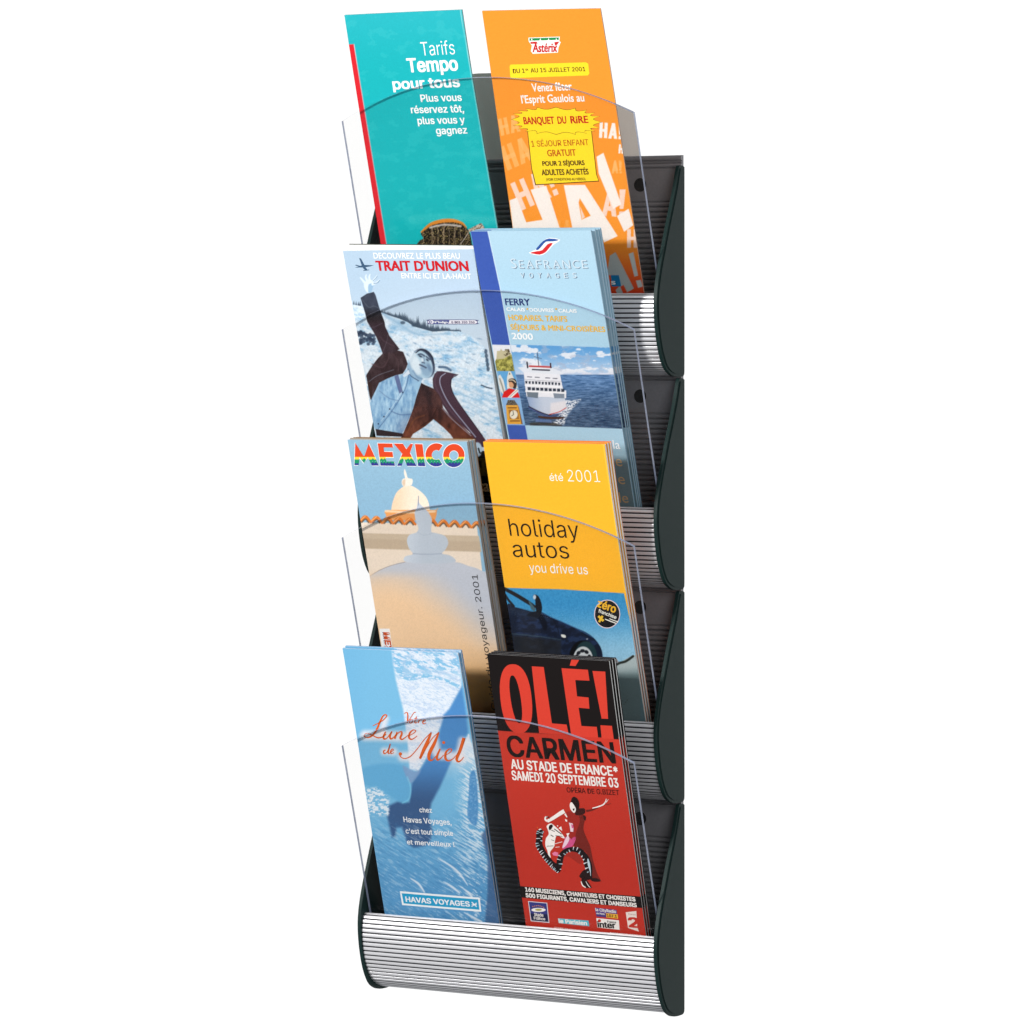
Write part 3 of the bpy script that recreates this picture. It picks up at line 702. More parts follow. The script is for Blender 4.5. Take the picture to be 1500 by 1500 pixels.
def art_tu(a):
    a.font = None
    W = (252, 253, 254); a.Z = A1
    a.text("DECOUVREZ LE PLUS BEAU", (345, 1072), (1098, 1074), 50, W, .02)
    a.text("TRAIT D'UNION", (372, 1178), (1170, 1180), 84, (206, 22, 34), .040)
    a.text("ENTRE ICI ET LA-HAUT", (593, 1245), (1196, 1252), 46, W, .024)
    P = (62, 92, 122)
    a.poly([(172, 1152), (250, 1128), (345, 1132), (300, 1144), (250, 1150)], P, 1); a.poly([(212, 1068), (228, 1072), (262, 1132), (238, 1140)], P, 2)
    a.poly([(235, 1140), (262, 1140), (288, 1172), (265, 1176)], P, 2); a.stroke([(180, 1130), (240, 1142), (300, 1136)], 8, P, 3); a.stroke([(250, 1178), (302, 1172)], 5, P, 3, 0)
    a.Z = A4
    cap = [(838, 408), (1235, 410), (1252, 420), (1254, 440), (1240, 450), (840, 450), (822, 442), (820, 420)]
    a.poly(cap, (84, 82, 130), 1, 2); a.poly([(p[0] + (4 if p[0] < 1000 else -4), p[1] + (5 if p[1] < 430 else -5)) for p in cap], (240, 238, 246), 2)
    a.poly([(868, 414), (1012, 415), (1000, 446), (868, 445)], (72, 84, 148), 3); a.disc((845, 430), 13, (72, 84, 148), 3); a.disc((845, 430), 6, (240, 238, 246), 4, n=10)
    a.text("N°Indigo", (874, 440), (998, 440), 18, W, .03, 4); a.text("0 803 350 350", (1030, 441), (1228, 441), 18, (84, 72, 110), .03, 4)
    a.Z = zc(690, 620, 1500 / 270)
    a.text("ca", (62, 550), (150, 556), 96, (206, 196, 160), .03)
b = brochure("snow_brochure", "brochure of a man in a dark jacket raising his hand on a snowy slope", "brochure", 1,
         [(501, 367.5), (549, 637), (692, 365), (735, 637)], 0.46, paint_tu, art_tu, 10.5, 8, (2.6, 0.3), (.94, .98), None, (60, 60, 50), (1.6, 1.2))

# ================================================================ ferry brochure
def clouds(s, n, lo, hi, m, c=(250, 250, 250)): s.mix(m * sst(lo, hi, n), c)
def paint_sf(s):
    s.fill((174, 210, 230)); s.mix(sst(420, 340, s.Y) * .3, (186, 214, 230))
    s.Z = A5
    s.poly([(55, 112), (205, 112), (320, 640), (402, 1105), (560, 1950), (400, 1950), (245, 1105), (150, 640)], (62, 92, 176), .5)
    s.mix(s.pm([(55, 112), (205, 112), (320, 640), (402, 1105), (245, 1105)], .5) * fbm(s.X / 3, s.Y / 3, 4) * .22, (30, 60, 150))
    s.line([(207, 112), (322, 640), (404, 1105)], .9, (226, 240, 248), .5, .9, 0)
    s.Z = A6
    s.poly([(178, 110), (297, 112), (405, 632), (275, 628)], (120, 170, 214), .5)
    # castle picture
    m = s.pm([(180, 110), (297, 112), (325, 282), (210, 280)], .4); n = fbm(s.X / 2.4, s.Y / 2.4, 2)
    s.mix(m, (232, 232, 236)); mh = m * s.pm([(180, 262), (215, 185), (300, 168), (330, 200), (330, 300), (200, 300)], .6)
    s.mix(mh, np.clip(np.array([140, 136, 64]) + (n[..., None] - .45) * np.array([190, 180, 110]), 20, 250))
    s.mix(m * s.pm([(208, 205), (212, 150), (232, 150), (236, 135), (250, 150), (290, 140), (300, 175), (255, 200)], .5), (196, 186, 150)); s.mix(m * s.pm([(255, 175), (262, 140), (290, 138), (300, 168), (270, 185)], .5) * (n > .45), (96, 84, 60))
    # guardsman picture and clock tower
    s.Z = A7
    s.poly([(0, 60), (350, 60), (475, 640), (80, 640)], (96, 164, 214), .4)
    s.poly([(0, 160), (40, 130), (110, 250), (150, 420), (180, 640), (50, 500), (0, 300)], (222, 222, 216), .5); s.line([(30, 220), (90, 400), (130, 560)], 2, (110, 110, 100), .7, .7)
    s.poly([(190, 440), (190, 200), (225, 60), (270, 60), (340, 210), (400, 330), (430, 430)], (226, 222, 212), .5)
    s.poly(closed([(235, 230), (330, 215), (385, 250), (405, 340), (385, 430), (330, 430), (230, 300)], 3), (60, 44, 36), .5); s.poly(closed([(235, 300), (300, 300), (340, 370), (300, 420), (245, 400)], 3), (216, 160, 120), .5)
    s.line([(240, 250), (320, 250), (380, 300)], 1.2, (236, 220, 190), .5)
    s.poly([(230, 130), (250, 80), (262, 130)], (40, 40, 40), .5)
    s.poly([(78, 640), (120, 510), (240, 430), (400, 470), (450, 560), (475, 640)], (214, 26, 24), .5); s.poly([(195, 640), (400, 440), (450, 490), (290, 640)], (240, 236, 230), .5); s.line([(250, 620), (430, 460)], .7, (120, 110, 100), .5, .8, 0)
    s.poly([(82, 640), (480, 640), (570, 1235), (190, 1235)], (136, 178, 222), .4)
    s.poly([(170, 800), (210, 690), (350, 690), (430, 800)], (70, 66, 60), .4); s.mix(s.pm([(170, 800), (210, 690), (350, 690), (430, 800)], .4) * (fbm(s.X * 1.2, s.Y * 1.2, 3) > .5) * .6, (140, 130, 110))
    s.poly([(165, 800), (430, 800), (525, 1220), (200, 1220)], (224, 164, 62), .4); s.poly([(430, 800), (455, 860), (535, 1220), (505, 1220)], (120, 84, 40), .5)
    for y in (860, 1150): s.line([(215 + (y - 860) * .18, y), (395 + (y - 860) * .24, y)], 1.6, (96, 56, 28), .5, .85, 0)
    s.poly([(225, 905), (425, 905), (460, 1110), (250, 1110)], (160, 110, 50), .4); s.ell((338, 1010), 85, 95, (232, 226, 206), 8, .5); s.line([(320, 930), (335, 1010), (290, 1040)], .8, (30, 30, 30), .4, 1, 0)
    # sea picture
    s.Z = A6
    pic = [(297, 108), (945, 128), (1062, 655), (395, 630)]
    m = s.pm(pic, .45)
    hy = 302 + (s.X - 760) * 0.02
    yy = (s.Y - 480) * 1500 / 340
    sky = np.array([92, 158, 214]) * (1 - sst(110, 300, yy))[..., None] + np.array([176, 204, 232]) * sst(110, 300, yy)[..., None]
    s.mix(m, sky); nn = fbm(s.X / 16, s.Y / 8, 14, 5); clouds(s, nn, .5, .62, m * .9, (240, 240, 244)); s.mix(m * sst(.6, .72, fbm(s.X / 14 + 2, s.Y / 7 + .4, 15, 4)) * .5, (176, 184, 204))
    s.mix(m * sst(270, 300, yy) * .5, (206, 212, 230))
    sea = m * sst(300, 306, yy); ns = fbm(s.X / 7, s.Y / 1.3, 18, 4)
    s.mix(sea, np.clip(np.array([88, 126, 172]) * (1 - sst(300, 620, yy))[..., None] + np.array([62, 86, 116]) * sst(300, 620, yy)[..., None] + (ns[..., None] - .5) * 110, 20, 235))
    # wake
    fo = s.pm(closed([(640, 480), (700, 470), (752, 462), (735, 488), (685, 540), (655, 590), (640, 625), (560, 622), (600, 590)], 4), 2.0) * sst(.34, .58, fbm(s.X / 1.7, s.Y / .9, 6, 3)); s.mix(fo, (236, 240, 246))
    s.Z = A7
    s.poly([(690, 1190), (1100, 1150), (1400, 1240), (1400, 1260), (700, 1250)], (56, 50, 40), 1, .7)
    s.poly([(820, 1100), (1150, 1130), (1180, 1190), (820, 1170)], (96, 124, 176), 1, .8)
    # ship
    s.poly([(620, 610), (1460, 650), (1500, 860), (1440, 930), (1330, 980), (1110, 1010), (900, 950), (690, 830)], (196, 206, 222), .5)
    s.mix(s.pm([(620, 610), (1000, 650), (1080, 1000), (900, 950), (690, 830)], .5) * sst(800, 760, s.X) * .75, (106, 136, 182)); s.poly([(1150, 760), (1490, 700), (1490, 860), (1330, 960), (1140, 990)], (232, 226, 228), 2, .8)
    s.line([(670, 830), (900, 945), (1100, 1015), (1150, 1010)], 1.4, (40, 32, 56), .5); s.line([(1120, 1005), (1330, 950), (1490, 860)], 1.1, (196, 64, 60), .5)
    s.line([(670, 860), (900, 980), (1110, 1050), (1380, 990)], 1.8, (70, 80, 130), .7, .8); s.poly(closed([(890, 1040), (1100, 1060), (1420, 1060), (1420, 1100), (1180, 1110), (900, 1080)], 3), (72, 48, 38), .5)
    s.poly([(555, 70), (1350, 95), (1400, 360), (1430, 480), (1490, 480), (1490, 650), (620, 610), (590, 400)], (234, 234, 240), .5)
    for y, x0, x1, hgt in ((300, 590, 1370, 60), (440, 640, 1390, 66)):
        k = 0
        for x in range(x0, x1, 92 if y > 400 else 72):
            s.poly([(x, y - hgt / 2 + (x - x0) * .05), (x + (74 if y > 400 else 50), y - hgt / 2 + (x - x0) * .05), (x + (74 if y > 400 else 46), y + hgt / 2 + (x - x0) * .05), (x + 8, y + hgt / 2 + (x - x0) * .05)], (34, 44, 60), .35, .95)
    for x in (680, 850, 1080, 1240): s.line([(x - 40, 178 + (x - 680) * .06), (x + 50, 184 + (x - 680) * .06)], 1.3, (60, 64, 80), .5, .8, 0)
    s.poly([(620, 500), (880, 510), (870, 650), (640, 620)], (90, 104, 116), .6, .85); s.poly([(1200, 530), (1450, 545), (1450, 650), (1230, 650)], (110, 124, 140), .6, .85)
    s.line([(570, 235), (1000, 265), (1390, 285)], .7, (150, 150, 160), .4, .8); s.line([(590, 360), (1400, 405)], 1.6, (246, 246, 248), .4, 1, 0); s.line([(600, 495), (1480, 540)], 1.8, (246, 246, 248), .4, 1, 0)
    s.Z = A5
    s.poly([(470, 1310), (600, 1300), (770, 1310), (880, 1360), (860, 1372), (520, 1352)], (226, 230, 238), .5)
    s.poly([(548, 1262), (570, 1290), (770, 1298), (765, 1278), (762, 1315), (740, 1340), (600, 1335), (560, 1312)], (232, 232, 238), .5)
    s.line([(575, 1298), (760, 1306)], 2.6, (190, 70, 70), .5, 1, 0); s.line([(600, 1328), (750, 1334)], 2.0, (36, 40, 58), .5, 1, 0); s.line([(552, 1265), (558, 1310)], 2.2, (30, 34, 48), .5, 1, 0); s.line([(758, 1275), (762, 1310)], 2.2, (60, 34, 40), .5, 1, 0)
    s.line([(642, 1180), (655, 1290)], 1.2, (70, 80, 100), .5, .9, 0); s.line([(615, 1215), (680, 1232)], .8, (70, 80, 100), .5, .8, 0)
    # lower band, darker teal: shadow of the brochure in front painted in
    s.Z = A6
    s.poly([(560, 760), (1300, 780), (1500, 1700), (560, 1700)], (132, 162, 176), 8, .8); s.poly([(560, 850), (1300, 865), (1500, 1700), (560, 1700)], (104, 134, 144), 6, .8)
def art_sf(a):
    a.font = None
    W = (250, 252, 253); a.Z = A5
    a.poly([(572, 302), (640, 270), (700, 196), (760, 170), (850, 188), (790, 232), (730, 298), (680, 324), (620, 318)], W, 1, 2)
    a.poly([(634, 272), (660, 240), (700, 198), (752, 176), (838, 188), (785, 202), (725, 204), (690, 240), (655, 276)], (44, 84, 160), 2, 2)
    a.poly([(584, 302), (640, 288), (690, 278), (738, 226), (784, 216), (750, 262), (715, 300), (668, 318), (622, 312)], (214, 40, 44), 2, 2)
    for dx, dy, c in ((5, 4, (92, 108, 134)), (0, 0, (206, 224, 236))):
        x = 414
        for ch, wd in zip("SEAFRANCE", (62, 56, 76, 60, 70, 76, 78, 72, 60)):
            h = 86 if ch == "S" else 72
            L = 3 if dx else 4
            a.text(ch, (x + dx + 4, 438 + dy), (x + wd - 8 + dx, 438 + dy), h, c, -0.002, L)
            for sx in ((.08, .40), (.6, .98)) if ch in "ARN" else (((.05, .45),) if ch == "F" else ()):
                a.poly([(x + wd * sx[0] + dx, 440 + dy), (x + wd * sx[1] + dx - 4, 440 + dy), (x + wd * sx[1] + dx - 4, 434 + dy), (x + wd * sx[0] + dx, 434 + dy)], c, L)
            x += wd + 9
        x = 500
        for ch in "VOYAGES": a.text(ch, (x + dx, 522 + dy), (x + 36 + dx, 522 + dy), 44, c if not dx else (70, 90, 122), 0.01, 3 if dx else 4); x += 76
    a.text("FERRY", (366, 762), (582, 764), 58, (36, 56, 118), .028)
    a.text("CALAIS", (375, 812), (535, 816), 30, W, .035); a.text("DOUVRES", (580, 818), (790, 822), 30, W, .035); a.text("CALAIS", (832, 824), (990, 828), 30, W, .035)
    for x in (556, 810): a.disc((x, 796), 9, (234, 184, 76), 3, n=12)
    a.text("HORAIRES, TARIFS", (394, 894), (908, 908), 48, (240, 188, 50), .028)
    a.text("SÉJOURS & MINI-CROISIÈRES", (412, 976), (1238, 998), 46, (240, 188, 50), .028)
    a.text("2000", (424, 1060), (608, 1066), 54, W, .024)
    a.Z = A6
    c = (206, 176, 132)
    a.text("la", (965, 782), (1008, 784), 56, (246, 248, 250), 0); a.text("ne", (935, 892), (1022, 896), 70, c, 0); a.text("ne", (948, 1008), (1040, 1012), 70, c, 0); a.text("de", (975, 1128), (1062, 1132), 66, c, 0)
M_PBLUE = edge_tint("blue_paper_edge", (0.42, 0.60, 0.72))
b = brochure("ferry_brochure", "front pale blue ferry brochure with a white ship at sea and a dark blue stripe", "brochure", 1,
         [(689, 339), (743.5, 639), (866, 337.5), (902, 570)], 0.44, paint_sf, art_sf, 2.0, 2, (0, 0), (.72, .86), M_PBLUE, (150, 190, 212), (.8, -1.2))
stack(b, ["second pale blue ferry brochure, directly behind the front one of its stack", "third pale blue ferry brochure, between the second and the rearmost",
          "rearmost pale blue ferry brochure at the back of its stack"], (3.4, 3.2, 3.2), (5.2, 5.0, 4.4), (0.5, 0.2, -0.3), (0.5, 0.2, 0.6), "pale blue ferry brochures stacked in the second pocket")

# ================================================================ dome brochure
B0 = zc(490, 620, 6); B1 = zc(490, 800, 1500 / 270); B2 = zc(690, 620, 1500 / 270); B3 = zc(730, 860, 7.5)
def paint_mx(s):
    s.fill((150, 190, 214)); n = fbm(s.X / 1.7, s.Y / 1.7, 3, 3); s.mix(sst(640, 760, s.Y) * .5, (132, 176, 206)); s.mix(sst(.5, .6, n) * .07, (110, 150, 185))
    s.Z = B0
    s.poly([(210, 870), (1250, 895), (1500, 3000), (300, 3000)], (236, 220, 202), .6)
    s.poly([(230, 965), (1270, 990), (1290, 1130), (250, 1100)], (202, 184, 160), .9); s.poly([(240, 1015), (1278, 1040), (1290, 1130), (250, 1100)], (186, 166, 142), 2.0, .5)
    # golden dome
    dome = closed([(500, 765), (512, 690), (545, 610), (600, 560), (640, 545), (700, 560), (780, 620), (820, 680), (838, 765), (820, 800), (520, 800)], 4)
    dm = s.pm(dome, .6); xx = (s.X - 490) * 6
    s.mix(dm, np.array([248, 212, 178]) * (1 - sst(500, 720, xx))[..., None] + np.array([250, 232, 210]) * sst(500, 720, xx)[..., None])
    s.poly(closed([(445, 770), (520, 762), (880, 762), (900, 750), (890, 830), (840, 850), (500, 850), (450, 800)], 3), (232, 158, 92), .7)
    s.line([(450, 772), (700, 785), (880, 775)], 3.0, (246, 214, 176), .8, .9)
    s.poly(closed([(590, 520), (600, 490), (620, 480), (610, 440), (616, 402), (632, 440), (645, 480), (685, 492), (680, 540), (650, 552), (605, 552)], 4), (246, 236, 222), .6); s.poly(closed([(595, 515), (620, 490), (620, 545), (605, 548)], 3), (222, 190, 160), 1, .8)
    # roof tiles
    for i in range(11):
        x = 270 + i * 98
        if 690 < x < 850: continue
        y = 832 + i * 5
        s.line([(x - 48, y + 34), (x, y - 8), (x + 48, y + 36)], [3.4, 5.2, 3.4], (222, 122, 46), .7); s.line([(x - 30, y + 38), (x + 2, y + 10), (x + 30, y + 40)], 2.2, (112, 84, 58), .6, .9); s.line([(x - 46, y + 24), (x, y - 16)], .9, (250, 196, 140), .6, .9, 0)
    # grey dome and finial
    g = (186, 194, 206)
    big = closed([(180, 1480), (315, 1345), (400, 1290), (500, 1250), (620, 1220), (840, 1235), (1060, 1220), (1180, 1255), (1300, 1300), (1600, 1500), (1700, 3000), (200, 3000)], 4)
    bm = s.pm(big, .7); s.mix(bm, (194, 199, 210)); s.mix(bm * sst(660, 550, s.X) * sst(845, 900, s.Y) * .7, (240, 222, 202))
    s.line([(315, 1340), (400, 1290), (500, 1250), (620, 1220)], .9, (140, 130, 120), .7, .7)
    fin = closed([(738, 640), (745, 700), (790, 745), (830, 790), (856, 850), (850, 950), (890, 965), (970, 990), (1000, 1050), (975, 1110), (945, 1145), (1010, 1160), (1055, 1190), (1050, 1222), (840, 1236), (625, 1218), (622, 1170), (690, 1150), (655, 1100), (636, 1030), (660, 980), (720, 960), (738, 920), (712, 850), (705, 780), (725, 735)], 3)
    fm = s.pm(fin, .6); s.mix(fm, np.array([202, 212, 224]) - sst(590, 625, s.X)[..., None] * 14 + (n[..., None] - .5) * 12)
    s.line([(690, 1146), (810, 1152), (940, 1146)], 1.6, (158, 168, 184), 1, .7); s.line([(730, 955), (790, 985), (870, 962)], 1.2, (170, 180, 196), 1, .5); s.line([(738, 640), (736, 720)], .9, (110, 120, 140), .5, .9, 0)
    # warm glow printed along a diagonal, painted shadow below it
    yy = s.Y; xo = s.X
    tgl = sst(836, 930, yy + 50 * sst(640, 540, xo) - 34 * sst(600, 720, xo) + 22 * np.sin((xo - 560) / 40)); s.mix(tgl * sst(830, 850, yy), (244, 208, 168))
    s.mix(sst(930, 975, yy) * .5, (232, 186, 132)); s.mix(sst(965, 1010, yy) * .85, (196, 138, 66)); s.mix(sst(1005, 1060, yy) * .8, (132, 78, 34))  # browns at the foot: cast shadow of the lower brochures painted in
    s.mix(sst(.5, .6, n) * .04, (120, 110, 110))
    s.Z = B1
    s.poly([(365, 672), (448, 672), (470, 830), (385, 830)], (246, 246, 246), .5)
def letters_mexico(a):
    def word(c0, lay, gr=0.0):
        L = {}
        L['M'] = [(170, 368), (178, 172), (250, 285), (262, 285), (298, 178), (390, 372), (328, 372), (290, 300), (256, 350), (215, 300), (208, 368)]
        L['E'] = [(378, 176), (508, 178), (514, 214), (432, 212), (436, 250), (510, 252), (518, 300), (448, 300), (456, 335), (526, 336), (532, 374), (404, 372)]
        L['X'] = [(520, 178), (602, 180), (632, 228), (668, 180), (690, 182), (664, 262), (722, 376), (640, 375), (612, 312), (590, 374), (552, 374), (596, 268)]
        L['I'] = [(706, 182), (772, 184), (798, 378), (736, 376)]
        return L
    bands = [(140, 296, (226, 72, 34)), (296, 318, (244, 214, 60)), (318, 352, (30, 150, 104)), (352, 400, (52, 58, 140))]
    def clip(poly, y0, y1):
        def half(P, f, yv):
            out = []
            for i in range(len(P)):
                p, q = P[i], P[(i + 1) % len(P)]; ip, iq = f(p), f(q)
                if ip: out.append(p)
                if ip != iq: t = (yv - p[1]) / (q[1] - p[1]); out.append((p[0] + (q[0] - p[0]) * t, yv))
            return out
        P = half(poly, lambda p: p[1] >= y0, y0)
        return half(P, lambda p: p[1] <= y1, y1) if P else P
    def ring(cx, cy, ro, ri, a0, a1, n=40, rx=1.0):
        o = [(cx + ro * rx * math.cos(math.radians(a0 + (a1 - a0) * i / n)), cy + ro * math.sin(math.radians(a0 + (a1 - a0) * i / n))) for i in range(n + 1)]
        q = [(cx + ri * rx * math.cos(math.radians(a0 + (a1 - a0) * i / n)), cy + ri * math.sin(math.radians(a0 + (a1 - a0) * i / n))) for i in range(n + 1)]
        return [[o[i], o[i + 1], q[i + 1], q[i]] for i in range(n)]
    pieces = []
    for k, p in word(None, 0).items():
        tri = tessellate_polygon([[Vector((x, y, 0)) for x, y in p]]); pieces += [[p[i] for i in t] for t in tri]
        a.poly([(x + (4 if x > sum(q[0] for q in p) / len(p) else -4), y + (5 if y > 270 else -5)) for x, y in p], (238, 242, 246), 1)
    pieces += ring(893, 278, 102, 42, 55, 305, rx=.92) + ring(1044, 284, 102, 44, 0, 360, rx=.90)
    for q in ring(893, 278, 108, 40, 52, 308, rx=.92) + ring(1044, 284, 108, 40, 0, 360, rx=.90): a.poly(q, (238, 242, 246), 1)
    for p in pieces:
        for y0, y1, c in bands:
            # jagged band borders: subdivide in x
            x0, x1 = min(q[0] for q in p), max(q[0] for q in p)
            P = clip(p, y0, y1)
            if len(P) > 2: a.poly(P, c, 2)
    # wavy teeth between the colour bands
    for x in range(180, 1120, 26):
        def inside(px, py):
            for p in pieces:
                s_ = [(p[(i + 1) % len(p)][0] - p[i][0]) * (py - p[i][1]) - (p[(i + 1) % len(p)][1] - p[i][1]) * (px - p[i][0]) for i in range(len(p))]
                if all(v >= 0 for v in s_) or all(v <= 0 for v in s_): return True
            return False
        if all(inside(x + dx, 318 + dy) for dx in (-9, 9) for dy in (-6, 6)): a.poly([(x - 11, 318), (x, 306), (x + 11, 318)], (30, 150, 104), 3)
        if all(inside(x + dx, 350 + dy) for dx in (-9, 9) for dy in (-8, 8)): a.poly([(x - 11, 353), (x, 340), (x + 11, 353)], (52, 58, 140), 3); a.poly([(x - 9, 338), (x - 4, 330), (x + 2, 338)], (120, 200, 190), 3)
def art_mx(a):
    a.Z = B0; letters_mexico(a)
    a.Z = B1
    def vert(body, p0, p1, h, c, bold=0.0, flip=1):
        V, Fc = text_mesh(body, bold, "sans"); CAPH = CAPS["sans"]; x0, x1 = V[:, 0].min(), V[:, 0].max(); p0 = np.array(p0, float); p1 = np.array(p1, float)
        up = np.array([-h, -h * .05]) * flip; u = (V[:, 0] - x0) / (x1 - x0); v = V[:, 1] / CAPH
        Q = p0 + u[:, None] * (p1 - p0) + v[:, None] * up
        a.add([hit(*a.Z(tuple(q)), a.z0, .15) for q in Q], Fc, c)
    vert("Guide du voyageur. 2001", (1325, 1335), (1160, 232), 46, (30, 26, 26), 0.0)
    vert("MEXICO", (395, 700), (440, 990), -46, (206, 84, 36), 0.035); vert("MEXICO", (385, 700), (430, 990), -8, (70, 90, 120), 0.0)
M_PGREY = edge_tint("grey_paper_edge", (0.36, 0.35, 0.33))
b = brochure("dome_brochure", "front brochure of its stack with rainbow MEXICO lettering above a church dome", "brochure", 2,
         [(508, 644), (557.5, 947), (682, 647), (728.5, 955)], 0.46, paint_mx, art_mx, 4.2, 5, (0, 0), (.72, .86), M_PGREY, (150, 110, 60), (1.3, .8))
stack(b, ["middle copy of the blue and tan dome brochure, seen by its page edges", "rearmost copy of the blue and tan dome brochure, against the back of its pocket"],
      (4.4, 4.4), (4.0, 3.4), (0.4, 0.9), (0.6, 1.0), "dome brochures stacked in the third pocket")

# ================================================================ yellow car brochure
def paint_ha(s):
    s.fill((252, 186, 44)); s.mix(fbm(s.X / 1.6, s.Y / 1.6, 6, 2) * .14, (240, 160, 30))
    s.line([(706.5, 648), (753, 955)], 1.1, (254, 214, 90), .5, .8, 0); s.line([(883.5, 650), (916, 868)], 1.0, (254, 216, 100), .5, .8, 0)
    s.Z = B3
    m = s.pm([(55, 8), (700, 25), (1380, 68), (1700, 1500), (2000, 3000), (200, 3000)], .5)
    yy = (s.Y - 860) * 7.5; xx = (s.X - 730) * 7.5
    c = np.array([56, 146, 200]) * (1 - sst(150, 760, yy))[..., None] + np.array([150, 200, 228]) * sst(150, 760, yy)[..., None] + (fbm(s.X / 1.5, s.Y / 1.5, 2, 2)[..., None] - .5) * 26
    s.mix(m, c)
    car = closed([(90, 205), (180, 220), (280, 245), (370, 270), (430, 262), (490, 280), (580, 330), (700, 380), (830, 440), (950, 490), (1040, 550), (1100, 620), (1135, 690), (1145, 800), (1100, 900), (200, 1100), (60, 600)], 4)
    cm = s.pm(car, .6); s.mix(cm, np.clip(np.array([20, 28, 48]) + sst(.45, .75, fbm(s.X / 10, s.Y / 6, 12))[..., None] * np.array([14, 22, 34]), 0, 255))
    s.poly([(100, 210), (400, 270), (620, 360), (560, 380), (120, 300)], (34, 48, 70), 3, .6); s.line([(430, 262), (580, 330), (830, 440), (1040, 552)], 1.2, (64, 110, 160), 1, .8)
    s.line([(150, 512), (430, 540), (690, 580)], .9, (70, 92, 96), .6, .8); s.poly([(150, 520), (690, 590), (690, 760), (180, 760)], (34, 34, 34), 2, .6)
    s.line([(600, 350), (650, 450), (670, 560)], .7, (6, 10, 20), .6, .9)
    s.line([(70, 20), (200, 90), (330, 170), (400, 215)], [5, 5.6, 5.6, 4], (30, 30, 34), .6); s.line([(75, 85), (110, 140), (170, 210)], 3.4, (26, 28, 34), .6)
    s.poly([(330, 150), (350, 160), (410, 240), (395, 270), (360, 240)], (70, 100, 110), .6)
    s.poly(closed([(385, 95), (405, 82), (440, 100), (465, 150), (480, 220), (470, 290), (430, 300), (410, 230), (405, 150)], 3), (14, 18, 26), .6); s.ell((398, 110), 16, 26, (214, 226, 236), 0, .8, .9)
    s.poly(closed([(310, 310), (400, 270), (470, 300), (530, 380), (530, 470), (490, 460), (440, 350)], 3), (10, 14, 26), 1, .8)
    s.poly(closed([(690, 520), (735, 528), (740, 555), (700, 550)], 2), (230, 232, 226), .5)
    s.ell((930, 770), 150, 185, (8, 10, 16), 0, .8); s.ell((960, 780), 125, 185, (30, 56, 62), 0, .8); s.ell((930, 800), 108, 146, (206, 212, 216), 0, .6)
    for ang in (-60, -95, -130, -20, -160):
        r = math.radians(ang); s.ell((930 + 76 * math.cos(r), 800 + 100 * math.sin(r)), 20, 26, (28, 32, 40), ang, .6)
    s.ell((975, 570), 6, 4, (255, 255, 255), 0, 1)
    # wall and bay in the lower right
    s.poly([(1140, 900), (1270, 862), (1480, 745), (1560, 760), (1560, 2000), (1000, 2000)], (176, 190, 192), .7); s.mix(s.pm([(1140, 960), (1700, 900), (1900, 3000), (900, 3000)], 10) * .8, (104, 128, 132))  # soft dark teal mix: shadow from the pocket below painted over the wall
    s.line([(1270, 870), (1330, 835), (1400, 815), (1480, 760)], 3.6, (44, 48, 44), .8); s.poly([(1285, 830), (1285, 785), (1300, 785), (1325, 830)], (150, 140, 140), .6)
    for i in range(14): s.ell((1180 + 13 * i * 1.4, 1240 + (i * 37) % 60), 5, 4, (60, 40, 44), 0, .5, .7)
def art_ha(a):
    K, W = (30, 22, 14), (252, 250, 240); a.Z = B2
    a.text("été", (642, 468), (752, 470), 60, W, 0); a.text("2001", (790, 474), (1048, 480), 96, W, -.008)
    a.text("holiday", (318, 916), (885, 936), 140, K, -.003); a.text("autos", (345, 1088), (805, 1102), 136, K, -.003)
    a.text("you drive us", (480, 1212), (955, 1230), 76, W, .004)
    a.Z = B3
    a.disc((1195, 296), 142, (236, 214, 220), 1, 158); a.disc((1195, 296), 133, (28, 26, 30), 2, 149)
    a.text("zéro", (1085, 212), (1278, 284), 80, (244, 186, 52), .03, 3, shear=-.25); a.text("franchise", (1098, 275), (1290, 352), 36, W, .02, 3, shear=-.25)
    a.stroke([(1100, 318), (1155, 372)], 26, (244, 196, 60), 3, 0); a.stroke([(1146, 316), (1108, 384)], 24, (244, 196, 60), 4, 0)
    a.stroke([(1172, 352), (1290, 398)], 10, W, 3, 0); a.stroke([(1220, 348), (1314, 384)], 8, W, 3, 0)
M_PORANGE = edge_tint("orange_paper_edge", (0.78, 0.30, 0.05))
b = brochure("car_brochure", "front yellow brochure of its stack with a dark blue car under large black words", "brochure", 2,
         [(706.5, 647), (753, 955), (883.5, 650.6), (945, 1057.6)], 0.48, paint_ha, art_ha, 2.6, 3, (0, 0), (.80, .9), M_PAGE, (234, 126, 38), (1.0, 1.6))
stack(b, ["middle copy of the yellow car brochure, just behind the front one", "rearmost copy of the yellow car brochure, a thin edge behind the others"],
      (3.0, 2.9), (3.6, 3.0), (0.2, 0.7), (0.7, 0.9), "yellow car brochures stacked in the third pocket")

